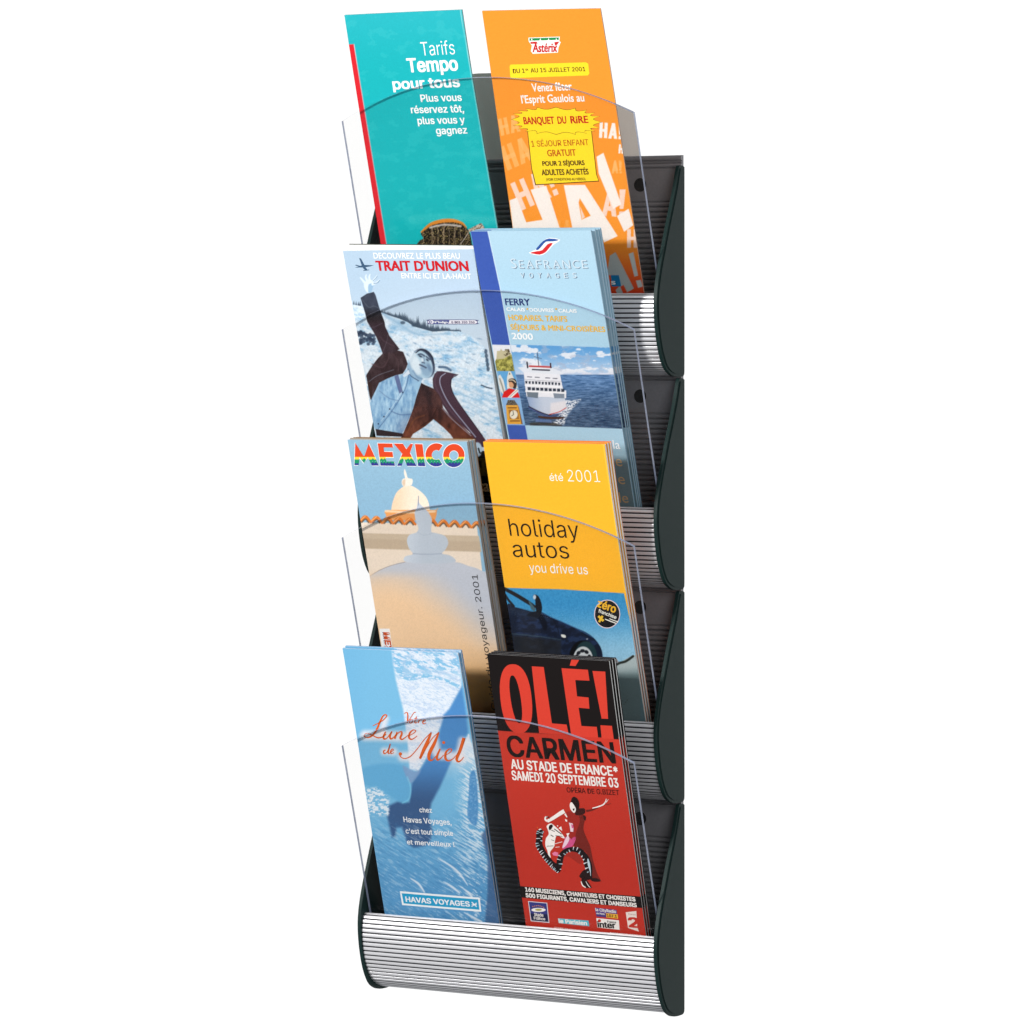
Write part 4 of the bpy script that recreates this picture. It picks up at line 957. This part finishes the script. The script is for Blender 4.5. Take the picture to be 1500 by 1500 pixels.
# ================================================================ honeymoon brochure
C0 = zc(490, 930, 6); C1 = zc(490, 1140, 6)
def paint_lu(s):
    s.fill((122, 188, 226)); s.mix(sst(1150, 1330, s.Y) * .85, (84, 150, 200)); s.mix(sst(560, 500, s.X) * .2, (100, 172, 220))
    s.Z = C0
    x = s.X; y = s.Y
    fo = fbm((x + y * .3) / 12, (y - x * .35) / 4.2, 22, 5); fine = fbm((x + y * .2) / 3, (y - x * .4) / 1.2, 7, 3)
    surf = s.pm([(500, 110), (900, 140), (1095, 160), (1120, 460), (1010, 660), (930, 820), (800, 1100), (740, 1200), (660, 1180), (640, 900), (600, 640), (540, 400), (515, 250)], 2.2)
    wc = np.array([228, 236, 246]) - sst(.5, .75, fine)[..., None] * np.array([40, 24, 10])
    s.mix(surf, wc)
    gaps = s.pm(closed([(540, 300), (700, 340), (820, 345), (960, 380), (1095, 440), (1095, 470), (940, 400), (780, 380), (700, 400), (600, 385)], 3), 1.5); s.mix(gaps * sst(.38, .5, fbm(x / 5, y / 1.6, 33, 3)) * .85, (116, 184, 224))
    s.mix(surf * sst(1000, 975, y) * sst(.50, .60, fbm((x + y * .8) / 14, (y - x * .45) / 3.4, 52, 4)) * .95, (128, 190, 228)); s.mix(surf * sst(.55, .7, fbm(x / 9, (y - x * .3) / 2.2, 61, 4)) * .45, (176, 200, 232))
    s.mix(surf * sst(1000, 990, y) * sst(.40, .30, fo) * .5, (170, 200, 228))
    # darker diagonal sleeve shape
    arm = s.pm([(1120, 450), (1150, 640), (1175, 860), (1110, 960), (1010, 1150), (930, 1330), (850, 1480), (830, 1600), (860, 1720), (845, 1800), (800, 1850), (700, 1872), (640, 1835), (618, 1760), (590, 1690), (545, 1695), (535, 1770), (505, 1780), (486, 1700), (464, 1600), (478, 1500), (560, 1462), (655, 1470), (680, 1300), (800, 1110), (900, 950), (960, 700), (1010, 650)], 3.0)
    s.mix(arm, np.array([78, 140, 200]) * (1 - sst(1110, 1180, y))[..., None] + np.array([58, 92, 138]) * sst(1110, 1180, y)[..., None])
    s.poly(closed([(240, 1180), (420, 1130), (600, 1150), (640, 1250), (668, 1340), (655, 1450), (600, 1480), (520, 1440), (400, 1380), (300, 1330), (250, 1300)], 4), (100, 174, 218), 3.2, .9)
    s.poly(closed([(600, 1150), (700, 1200), (760, 1190), (690, 1290), (650, 1290)], 3), (132, 160, 200), 2, .8); s.line([(640, 1250), (668, 1340), (655, 1440), (600, 1475)], 1.8, (128, 204, 236), 1.2, .8)
    lf = s.pm([(270, 1350), (370, 1340), (480, 1420), (480, 1590), (300, 1590)], 3) * sst(.46, .58, fbm(x / 4, y / 2, 3, 4)); s.mix(lf, (228, 238, 246))
    right = s.pm([(1180, 870), (1220, 1000), (1310, 1600), (1380, 2100), (1100, 2150), (830, 1500), (960, 1280), (1010, 1150), (1100, 1000)], 2)
    st = fbm((x * .8 + y * .45) / 9, (y * .8 - x * .5) / 1.3, 12, 4)
    s.mix(right * sst(1150, 1080, y) * 1.0, (222, 232, 244)); s.mix(right * sst(.46, .56, st) * sst(1330, 1180, y) * sst(660, 690, x), (228, 238, 246))
    allw = sst(1180, 1230, y); s.mix(allw * sst(.60, .68, st) * (0.35 + .6 * sst(620, 720, x)) , (208, 226, 240)); s.mix(allw * sst(.42, .34, st) * .35, (60, 122, 176))
    s.poly(closed([(1190, 1230), (1235, 1200), (1260, 1400), (1260, 1600), (1235, 1680), (1170, 1600), (1180, 1400)], 4), (74, 140, 196), 1.5, .9); s.mix(s.pm([(1190, 1230), (1235, 1200), (1260, 1600), (1235, 1680), (1170, 1600)], 2) * sst(.5, .6, fbm(x / 2.4, y / 2.4, 9)) * .6, (130, 182, 224))
    s.Z = C1
    for p in ([(910, 705), (1020, 770), (1100, 840), (1170, 940)], [(960, 910), (1040, 960), (1100, 1010)], [(1120, 960), (1190, 1020), (1240, 1100)], [(1140, 1180), (1230, 1230), (1300, 1270)], [(670, 880), (740, 930), (790, 1000)]):
        s.line(p, [1, 3.2, 1.6] if len(p) == 3 else [1, 2.6, 3, 1], (228, 236, 246), 1, .9)
    s.poly([(1290, 500), (1345, 700), (1345, 1000), (1320, 1290), (1480, 1290), (1430, 1000), (1330, 450)], (62, 96, 140), 2.4, .85)
    # glow behind the title
    s.Z = C0
    for p, w_ in (([(270, 885), (400, 885), (560, 895), (720, 890)], 15), ([(450, 740), (410, 860)], 9), ([(440, 1025), (520, 1030)], 11), ([(600, 1070), (720, 1060), (860, 930), (900, 1040), (1000, 1060), (1110, 1080)], 14), ([(1120, 930), (1090, 1080)], 10)):
        s.line(p, w_, (240, 232, 234), 5, .85)
def art_lu(a):
    O, W = (222, 98, 30), (246, 249, 252); a.Z = C0
    def st(p, w_): a.stroke(p, [q * 1.22 for q in w_], O, 3, 7)
    st([(335, 800), (380, 778), (430, 748), (460, 712), (448, 702), (425, 716), (398, 770), (372, 830), (340, 876), (300, 902), (266, 896), (262, 878), (288, 866), (330, 882), (380, 904), (425, 896), (455, 872)], [5, 6, 7, 8, 9, 10, 13, 15, 13, 9, 7, 6, 6, 8, 9, 8, 5])
    st([(450, 850), (432, 890), (436, 914), (462, 906), (490, 868), (504, 848)], [9, 13, 13, 7, 6, 6]); st([(506, 848), (488, 888), (496, 914), (520, 900), (545, 870)], [10, 14, 12, 7, 6])
    st([(552, 852), (530, 914)], [9, 14]); st([(536, 900), (562, 862), (590, 850), (592, 872), (580, 906), (596, 918), (625, 900), (650, 880)], [5, 6, 9, 14, 14, 10, 6, 5])
    st([(655, 888), (700, 862), (716, 842), (692, 836), (664, 862), (656, 900), (676, 918), (705, 906), (728, 886)], [5, 6, 7, 8, 13, 14, 10, 6, 5])
    st([(450, 1010), (432, 1022), (436, 1042), (458, 1034), (478, 996), (492, 956)], [7, 9, 9, 6, 6, 7]); st([(490, 960), (474, 1020), (476, 1042), (496, 1034)], [8, 11, 9, 5]); st([(496, 1030), (518, 1014), (512, 1002), (496, 1018), (498, 1042), (524, 1034)], [5, 6, 6, 9, 8, 4])
    st([(618, 694), (628, 682), (644, 688), (646, 730), (640, 772)], [5, 5, 8, 10, 9]); st([(640, 772), (670, 730), (700, 684), (716, 682)], [5, 5, 5, 6])
    st([(672, 742), (660, 760), (668, 776), (684, 768), (690, 748), (676, 740)], [5, 8, 6, 7, 6, 4]); st([(724, 716), (708, 760), (714, 774), (728, 766)], [6, 8, 7, 4]); st([(700, 734), (736, 738)], [4, 4])
    st([(746, 744), (738, 774)], [5, 8]); st([(740, 764), (756, 746), (770, 748)], [4, 5, 6]); st([(778, 766), (800, 756), (798, 746), (782, 754), (778, 774), (790, 782), (808, 772)], [4, 5, 6, 8, 8, 6, 4])
    a.disc((580, 1046), 15, O, 3, n=14)
    st([(574, 1048), (584, 1072), (620, 1086), (670, 1066), (730, 1000), (790, 920), (852, 856)], [8, 7, 7, 7, 6, 6, 6]); st([(852, 856), (822, 930), (786, 1010), (752, 1088)], [10, 22, 24, 16])
    st([(752, 1088), (810, 990), (860, 910), (918, 856)], [6, 6, 6, 7]); st([(918, 856), (880, 950), (836, 1040), (834, 1092), (860, 1100), (892, 1066)], [10, 22, 25, 20, 9, 5])
    st([(930, 1000), (902, 1066), (906, 1098), (932, 1086), (960, 1056)], [10, 16, 13, 7, 5]); a.disc((960, 946), 13, O, 3, n=14)
    st([(966, 1064), (1014, 1034), (1030, 1008), (1006, 1004), (978, 1036), (976, 1086), (1002, 1106), (1036, 1092), (1066, 1062)], [5, 6, 7, 9, 15, 17, 11, 7, 5])
    st([(1066, 1062), (1110, 1000), (1136, 940), (1144, 908)], [4, 5, 7, 10]); st([(1136, 906), (1104, 1010), (1074, 1086), (1086, 1114), (1112, 1102), (1134, 1074)], [24, 22, 20, 13, 8, 5])
    a.Z = C1
    a.text("chez", (752, 298), (860, 302), 42, W, .014); a.text("Havas Voyages,", (612, 384), (1030, 410), 46, W, .014)
    a.text("c'est tout simple", (630, 484), (1044, 506), 44, W, .014); a.text("et merveilleux !", (642, 580), (1056, 604), 42, W, .014)
    a.poly([(574, 992), (1276, 1050), (1290, 1174), (594, 1114)], (246, 250, 252), 1); a.poly([(590, 1010), (1262, 1065), (1274, 1156), (608, 1100)], (32, 160, 206), 2)
    a.text("HAVAS VOYAGES", (630, 1084), (1190, 1128), 44, W, .03, 3)
    a.stroke([(1206, 1088), (1250, 1130)], 8, W, 3, 0); a.stroke([(1204, 1128), (1250, 1096)], 8, W, 4, 0); a.stroke([(1206, 1108), (1252, 1112)], 6, W, 5, 0)
b = brochure("honeymoon_brochure", "front blue and white brochure of its stack with orange script over sea foam", "brochure", 3,
         [(501.7, 949.7), (563, 1338), (671.7, 956), (731, 1352)], 0.47, paint_lu, art_lu, 1.6, 2, (0, 0), (.93, .98), M_PAGE, (90, 150, 200), (.9, -1.5))
stack(b, ["second copy of the sea foam brochure, its edge showing behind the front one", "rearmost copy of the sea foam brochure"],
      (2.0, 1.9), (3.2, 1.8), (0.4, -0.2), (1.2, 0.6), "sea foam brochures stacked in the bottom pocket")

# ================================================================ opera brochure
D0 = zc(700, 940, 1500 / 260); D1 = zc(720, 1150, 1500 / 260); D2 = zc(780, 1160, 10); D3 = zc(760, 1290, 7.5)
def paint_ca(s):
    s.fill((206, 58, 42)); s.mix(sst(1100, 1250, s.Y) * .9, (196, 50, 36)); s.mix(fbm(s.X / 1.6, s.Y / 1.6, 5, 2) * .12, (160, 30, 24))
    s.Z = D0
    s.poly([(60, 95), (1200, 150), (1190, 828), (1030, 808), (770, 785), (420, 768), (165, 752), (130, 640)], (20, 14, 14), .5)
def art_ca(a):
    Rd, K, W = (214, 62, 46), (26, 14, 12), (252, 248, 244); a.Z = D0
    def oval(cx, cy, rx, ry, sh, n=40, sq=.78):
        out = []
        for i in range(n):
            t = 2 * math.pi * i / n; c, s_ = math.cos(t), math.sin(t)
            yy = ry * math.copysign(abs(s_) ** sq, s_); out.append((cx + rx * math.copysign(abs(c) ** sq, c) + sh * yy, cy + yy))
        return out
    a.poly(oval(322, 482, 134, 292, .10, sq=.86), Rd, 1, holes=[oval(320, 486, 44, 202, .15, sq=.9)])
    a.poly([(455, 208), (556, 214), (628, 690), (752, 700), (770, 786), (520, 772)], Rd, 1)
    a.poly([(706, 224), (926, 238), (940, 330), (822, 324), (838, 462), (934, 472), (942, 566), (852, 558), (876, 712), (1004, 720), (1016, 812), (792, 796)], Rd, 1)
    a.poly([(788, 152), (852, 155), (822, 206), (774, 202)], Rd, 1)
    a.poly([(964, 248), (1070, 254), (1098, 652), (1044, 650)], Rd, 1); a.poly([(1034, 706), (1130, 712), (1146, 824), (1046, 818)], Rd, 1)
    a.text("CARMEN", (262, 966), (1160, 1026), 172, K, .024, 2)
    a.text("AU STADE DE FRANCE*", (284, 1072), (1184, 1136), 78, W, .027, 2)
    a.text("SAMEDI 20 SEPTEMBRE 03", (292, 1166), (1188, 1232), 76, W, .027, 2)
    a.text("OPÉRA DE G.BIZET", (756, 1272), (1194, 1298), 42, (58, 10, 8), 0.012, 2)
    # dancer
    a.Z = D2; Dk, Br = (34, 14, 14), (120, 34, 26)
    P = a.poly
    P([(640, 880), (740, 960), (700, 1060), (560, 960), (480, 940), (560, 890)], (168, 44, 34), 1, 3)
    P([(700, 290), (770, 380), (750, 540), (800, 680), (850, 800), (890, 1000), (950, 1190), (1000, 1300), (940, 1310), (860, 1260), (800, 900), (700, 860), (620, 800), (560, 700), (600, 560), (560, 420), (510, 330), (560, 280)], Br, 1, 3)
    P([(500, 300), (640, 300), (700, 420), (640, 600), (620, 700), (480, 650), (540, 600), (540, 480)], (164, 42, 34), 2, 3)
    P([(490, 660), (560, 680), (640, 660), (600, 780), (520, 830), (440, 830), (460, 740)], (214, 84, 140), 2, 3)
    P([(440, 820), (480, 700), (520, 640), (545, 690), (500, 780)], (244, 214, 230), 3, 3)
    P([(580, 90), (620, 70), (670, 110), (690, 180), (680, 250), (640, 270), (600, 200), (565, 170)], Dk, 3, 3)
    P([(550, 180), (575, 150), (610, 190), (640, 250), (625, 300), (600, 300), (560, 250)], W, 4, 3); P([(592, 245), (622, 240), (615, 275), (600, 275)], Dk, 5)
    P([(650, 250), (760, 240), (775, 300), (740, 330), (640, 340), (630, 290)], (60, 20, 18), 3, 3); P([(745, 340), (785, 360), (780, 420), (755, 400)], (60, 20, 18), 3, 2)
    a.stroke([(790, 280), (880, 262), (960, 230)], [34, 24, 14], (110, 34, 26), 3, 4); a.stroke([(880, 238), (960, 218), (1030, 190), (1068, 150), (1080, 100)], [12, 18, 18, 16, 8], W, 4, 5)
    a.stroke([(1060, 165), (1090, 140), (1115, 106)], [10, 8, 5], W, 4, 4); a.stroke([(1070, 185), (1110, 185), (1150, 165)], [8, 8, 5], (110, 34, 26), 4, 4)
    a.stroke([(470, 280), (400, 320), (310, 380), (220, 430)], [60, 56, 50, 44], W, 4, 5); a.stroke([(225, 430), (190, 405), (195, 370), (225, 365)], [30, 26, 22, 16], W, 5, 4); a.stroke([(200, 365), (240, 370), (250, 395)], [10, 14, 10], Dk, 6, 3)
    a.stroke([(480, 320), (510, 370)], [26, 12], W, 4, 0); P([(480, 395), (512, 410), (510, 440), (486, 425)], W, 4); P([(536, 450), (590, 460), (606, 520), (600, 585), (560, 580), (550, 500)], (246, 220, 230), 4); P([(570, 470), (600, 490), (606, 530), (580, 530)], (220, 100, 150), 5); P([(500, 610), (548, 600), (520, 660)], W, 4)
    P([(210, 500), (270, 460), (330, 500), (400, 570), (470, 660), (460, 680), (360, 640), (330, 730), (320, 800), (260, 880), (270, 960), (240, 950), (220, 860), (190, 780), (200, 680), (240, 620), (230, 560)], W, 2, 3)
    P([(250, 490), (290, 475), (300, 510), (262, 560), (240, 540)], Dk, 3, 2); P([(385, 530), (425, 505), (440, 570)], W, 3); P([(360, 490), (380, 488), (375, 512)], W, 3)
    a.stroke([(270, 630), (310, 655)], 12, Dk, 3, 0); a.stroke([(320, 540), (430, 620)], 12, Dk, 3, 0); a.stroke([(280, 560), (330, 580)], 10, Dk, 3, 0); a.stroke([(275, 700), (320, 715)], 8, Dk, 3, 0); a.stroke([(210, 795), (310, 790)], 8, Dk, 3, 0); a.stroke([(340, 640), (440, 650)], 8, Dk, 4, 0)
    a.stroke([(330, 760), (440, 730)], 10, (246, 220, 220), 3, 0); a.stroke([(340, 810), (400, 805)], 9, (246, 220, 220), 3, 0); P([(290, 900), (330, 875), (380, 890), (375, 940), (310, 930)], (236, 130, 170), 3)
    # striped ruffle
    def frill(path, wds, n, seed):
        rr = random.Random(seed); Q = spline(np.c_[np.array(path, float), wds], 10)
        a.stroke(path, wds, (24, 14, 18), 3, 8)
        T = np.gradient(Q[:, :2], axis=0); T /= np.linalg.norm(T, axis=1)[:, None] + 1e-9; N = np.c_[-T[:, 1], T[:, 0]]
        for i in range(n):
            j = int((i + .5) / n * (len(Q) - 1)); p, nn, w_ = Q[j, :2], N[j], Q[j, 2]; sgn = 1 if rr.random() > .35 else -1
            a.stroke([tuple(p + nn * w_ * .52 * sgn + T[j] * 6), tuple(p + nn * w_ * (rr.uniform(-.2, .25)) * sgn)], [rr.uniform(12, 22), 5], rr.choice([(236, 240, 244), (176, 206, 216), (226, 232, 238)]), 4, 0)
    frill([(150, 560), (110, 600), (100, 680), (100, 780), (150, 880), (220, 980), (290, 1060), (350, 1110), (390, 1180)], [60, 100, 90, 100, 90, 90, 90, 100, 40], 22, 1)
    frill([(385, 1160), (400, 1030), (430, 930), (500, 860), (600, 840), (700, 870), (780, 960), (820, 1080), (850, 1200)], [60, 90, 80, 70, 70, 80, 90, 110, 60], 15, 2)
    P([(60, 510), (75, 515), (85, 545)], (230, 110, 50), 4); a.stroke([(95, 560), (110, 545), (130, 550)], 14, W, 5, 4)
    P([(690, 1230), (760, 1140), (850, 1170), (880, 1250), (820, 1290), (730, 1270)], Dk, 4, 3); P([(720, 1270), (790, 1280), (870, 1400), (830, 1400), (800, 1410), (740, 1370)], Dk, 5, 2); a.stroke([(715, 1310), (740, 1370), (785, 1400)], [10, 16, 10], W, 6, 4); a.stroke([(785, 1310), (820, 1370), (850, 1400)], [6, 10, 7], W, 6, 4)
    P([(850, 1270), (930, 1262), (1005, 1300), (960, 1316), (880, 1308)], (44, 14, 14), 4, 3); a.stroke([(815, 980), (830, 1060), (850, 1160), (855, 1230)], [16, 34, 14, 6], (196, 220, 232), 5, 4)
    # foot band and sponsors
    a.Z = D3
    a.poly([(0, 60), (1336, 176), (1352, 302), (22, 186)], (18, 12, 12), 1)
    a.text("160 MUSICIENS, CHANTEURS ET CHORISTES", (72, 118), (1278, 228), 44, W, .036, 2); a.text("500 FIGURANTS, CAVALIERS ET DANSEURS", (78, 182), (1292, 292), 44, W, .036, 2)
    a.poly([(98, 226), (312, 244), (336, 464), (128, 446)], (226, 226, 236), 1); a.poly([(106, 234), (304, 250), (326, 454), (136, 438)], (56, 60, 132), 2); a.poly([(122, 360), (316, 370), (326, 454), (136, 438)], (28, 32, 70), 3)
    a.disc((215, 322), 80, W, 4, 22); a.disc((215, 320), 38, (180, 176, 90), 5, 12)
    for i in range(7): a.disc((152 + 20 * i, 285 - 14 * math.sin(i / 6 * math.pi) + i * 1.5), 6, (226, 150, 90), 4, n=8)
    a.text("Stade", (170, 388), (270, 396), 34, W, .02, 5); a.text("de", (202, 408), (230, 410), 16, W, .01, 5); a.text("France", (166, 426), (290, 436), 30, W, .02, 5)
    a.poly([(430, 414), (768, 438), (778, 500), (440, 466)], (90, 190, 208), 1); a.text("le Parisien", (445, 462), (752, 490), 44, W, .03, 2)
    a.poly([(838, 296), (1076, 322), (1082, 368), (846, 344)], (92, 66, 142), 1); a.poly([(846, 344), (958, 356), (962, 404), (856, 392)], (72, 60, 130), 1); a.text("la CityRadio", (848, 332), (1070, 356), 32, W, .02, 2); a.text("de Paris", (856, 366), (945, 376), 18, W, .02, 2)
    a.poly([(960, 356), (1086, 370), (1092, 418), (966, 404)], (240, 182, 62), 1); a.text("107.1", (972, 398), (1078, 408), 30, (50, 30, 30), .03, 2)
    a.poly([(854, 410), (1100, 436), (1108, 540), (866, 514)], (246, 242, 238), 1); a.disc((888, 440), 18, (200, 50, 40), 2, n=14); a.text("France", (975, 462), (1070, 470), 24, (36, 28, 28), .03, 2); a.text("inter", (874, 510), (1062, 524), 62, (24, 20, 20), .04, 2)
    a.poly([(1174, 348), (1288, 334), (1300, 520), (1318, 560), (1200, 520)], (240, 226, 218), 1); a.text("France", (1205, 374), (1280, 380), 14, (150, 60, 50), 0, 2); a.text("2", (1218, 508), (1318, 520), 106, (198, 48, 38), .04, 2)
    a.text("STADE DE FRANCE PRODUCTIONS", (392, 526), (940, 588), 18, W, .01, 2); a.text("NGSO PRODUCTIONS", (1008, 584), (1345, 616), 18, W, .01, 2)
M_PNAVY = edge_tint("navy_paper_edge", (0.035, 0.04, 0.075))
b = brochure("opera_brochure", "front red and black brochure of its stack with a flamenco dancer", "brochure", 3,
         [(712.5, 958), (770, 1357), (890.6, 968.6), (946, 1372)], 0.6, paint_ca, art_ca, 2.4, 2, (0, 0), (.93, .98), M_PAGE, (20, 16, 20), (1.1, 1.0))
stack(b, ["middle copy of the red and black dancer brochure, its page edges showing", "rearmost copy of the red and black dancer brochure, dark edge at the back"],
      (2.7, 2.7), (3.4, 3.6), (0.4, 0.8), (0.4, 0.9), "dancer brochures stacked in the bottom pocket")

# ================================================================ added sheet: leaflets' shadow as a grey shape behind the rack's top
pts = []
for px, py in [(640, 235), (640, 118), (660, 112), (685, 109), (700, 107.5), (720, 107), (745, 109), (775, 113.5), (810, 121), (845, 131), (880, 143), (905, 153), (927, 163), (938, 235)]:
    r = ray(px, py); P_ = CAM + r * ((5.0 - CAM[1]) / r[1]); pts.append((P_[0], P_[2]))
n = len(pts); org = np.array([(pts[0][0] + pts[-1][0]) / 2, 5.0, pts[0][1]])
V = [(x, 5.0, z) for x, z in pts] + [(x, 6.2, z) for x, z in pts]
Fc = [tuple(range(n)), tuple(n + i for i in reversed(range(n)))] + [(i, n + i, n + (i + 1) % n, (i + 1) % n) for i in range(n)]
o = link("shadow_card", mesh("shadow_card", V, Fc, False, None, org), M_SHADOW_CARD, None, org * S)
tag(o, "added grey sheet with a curved top, stand-in for the shadow of the leaflets behind the rack", "card")
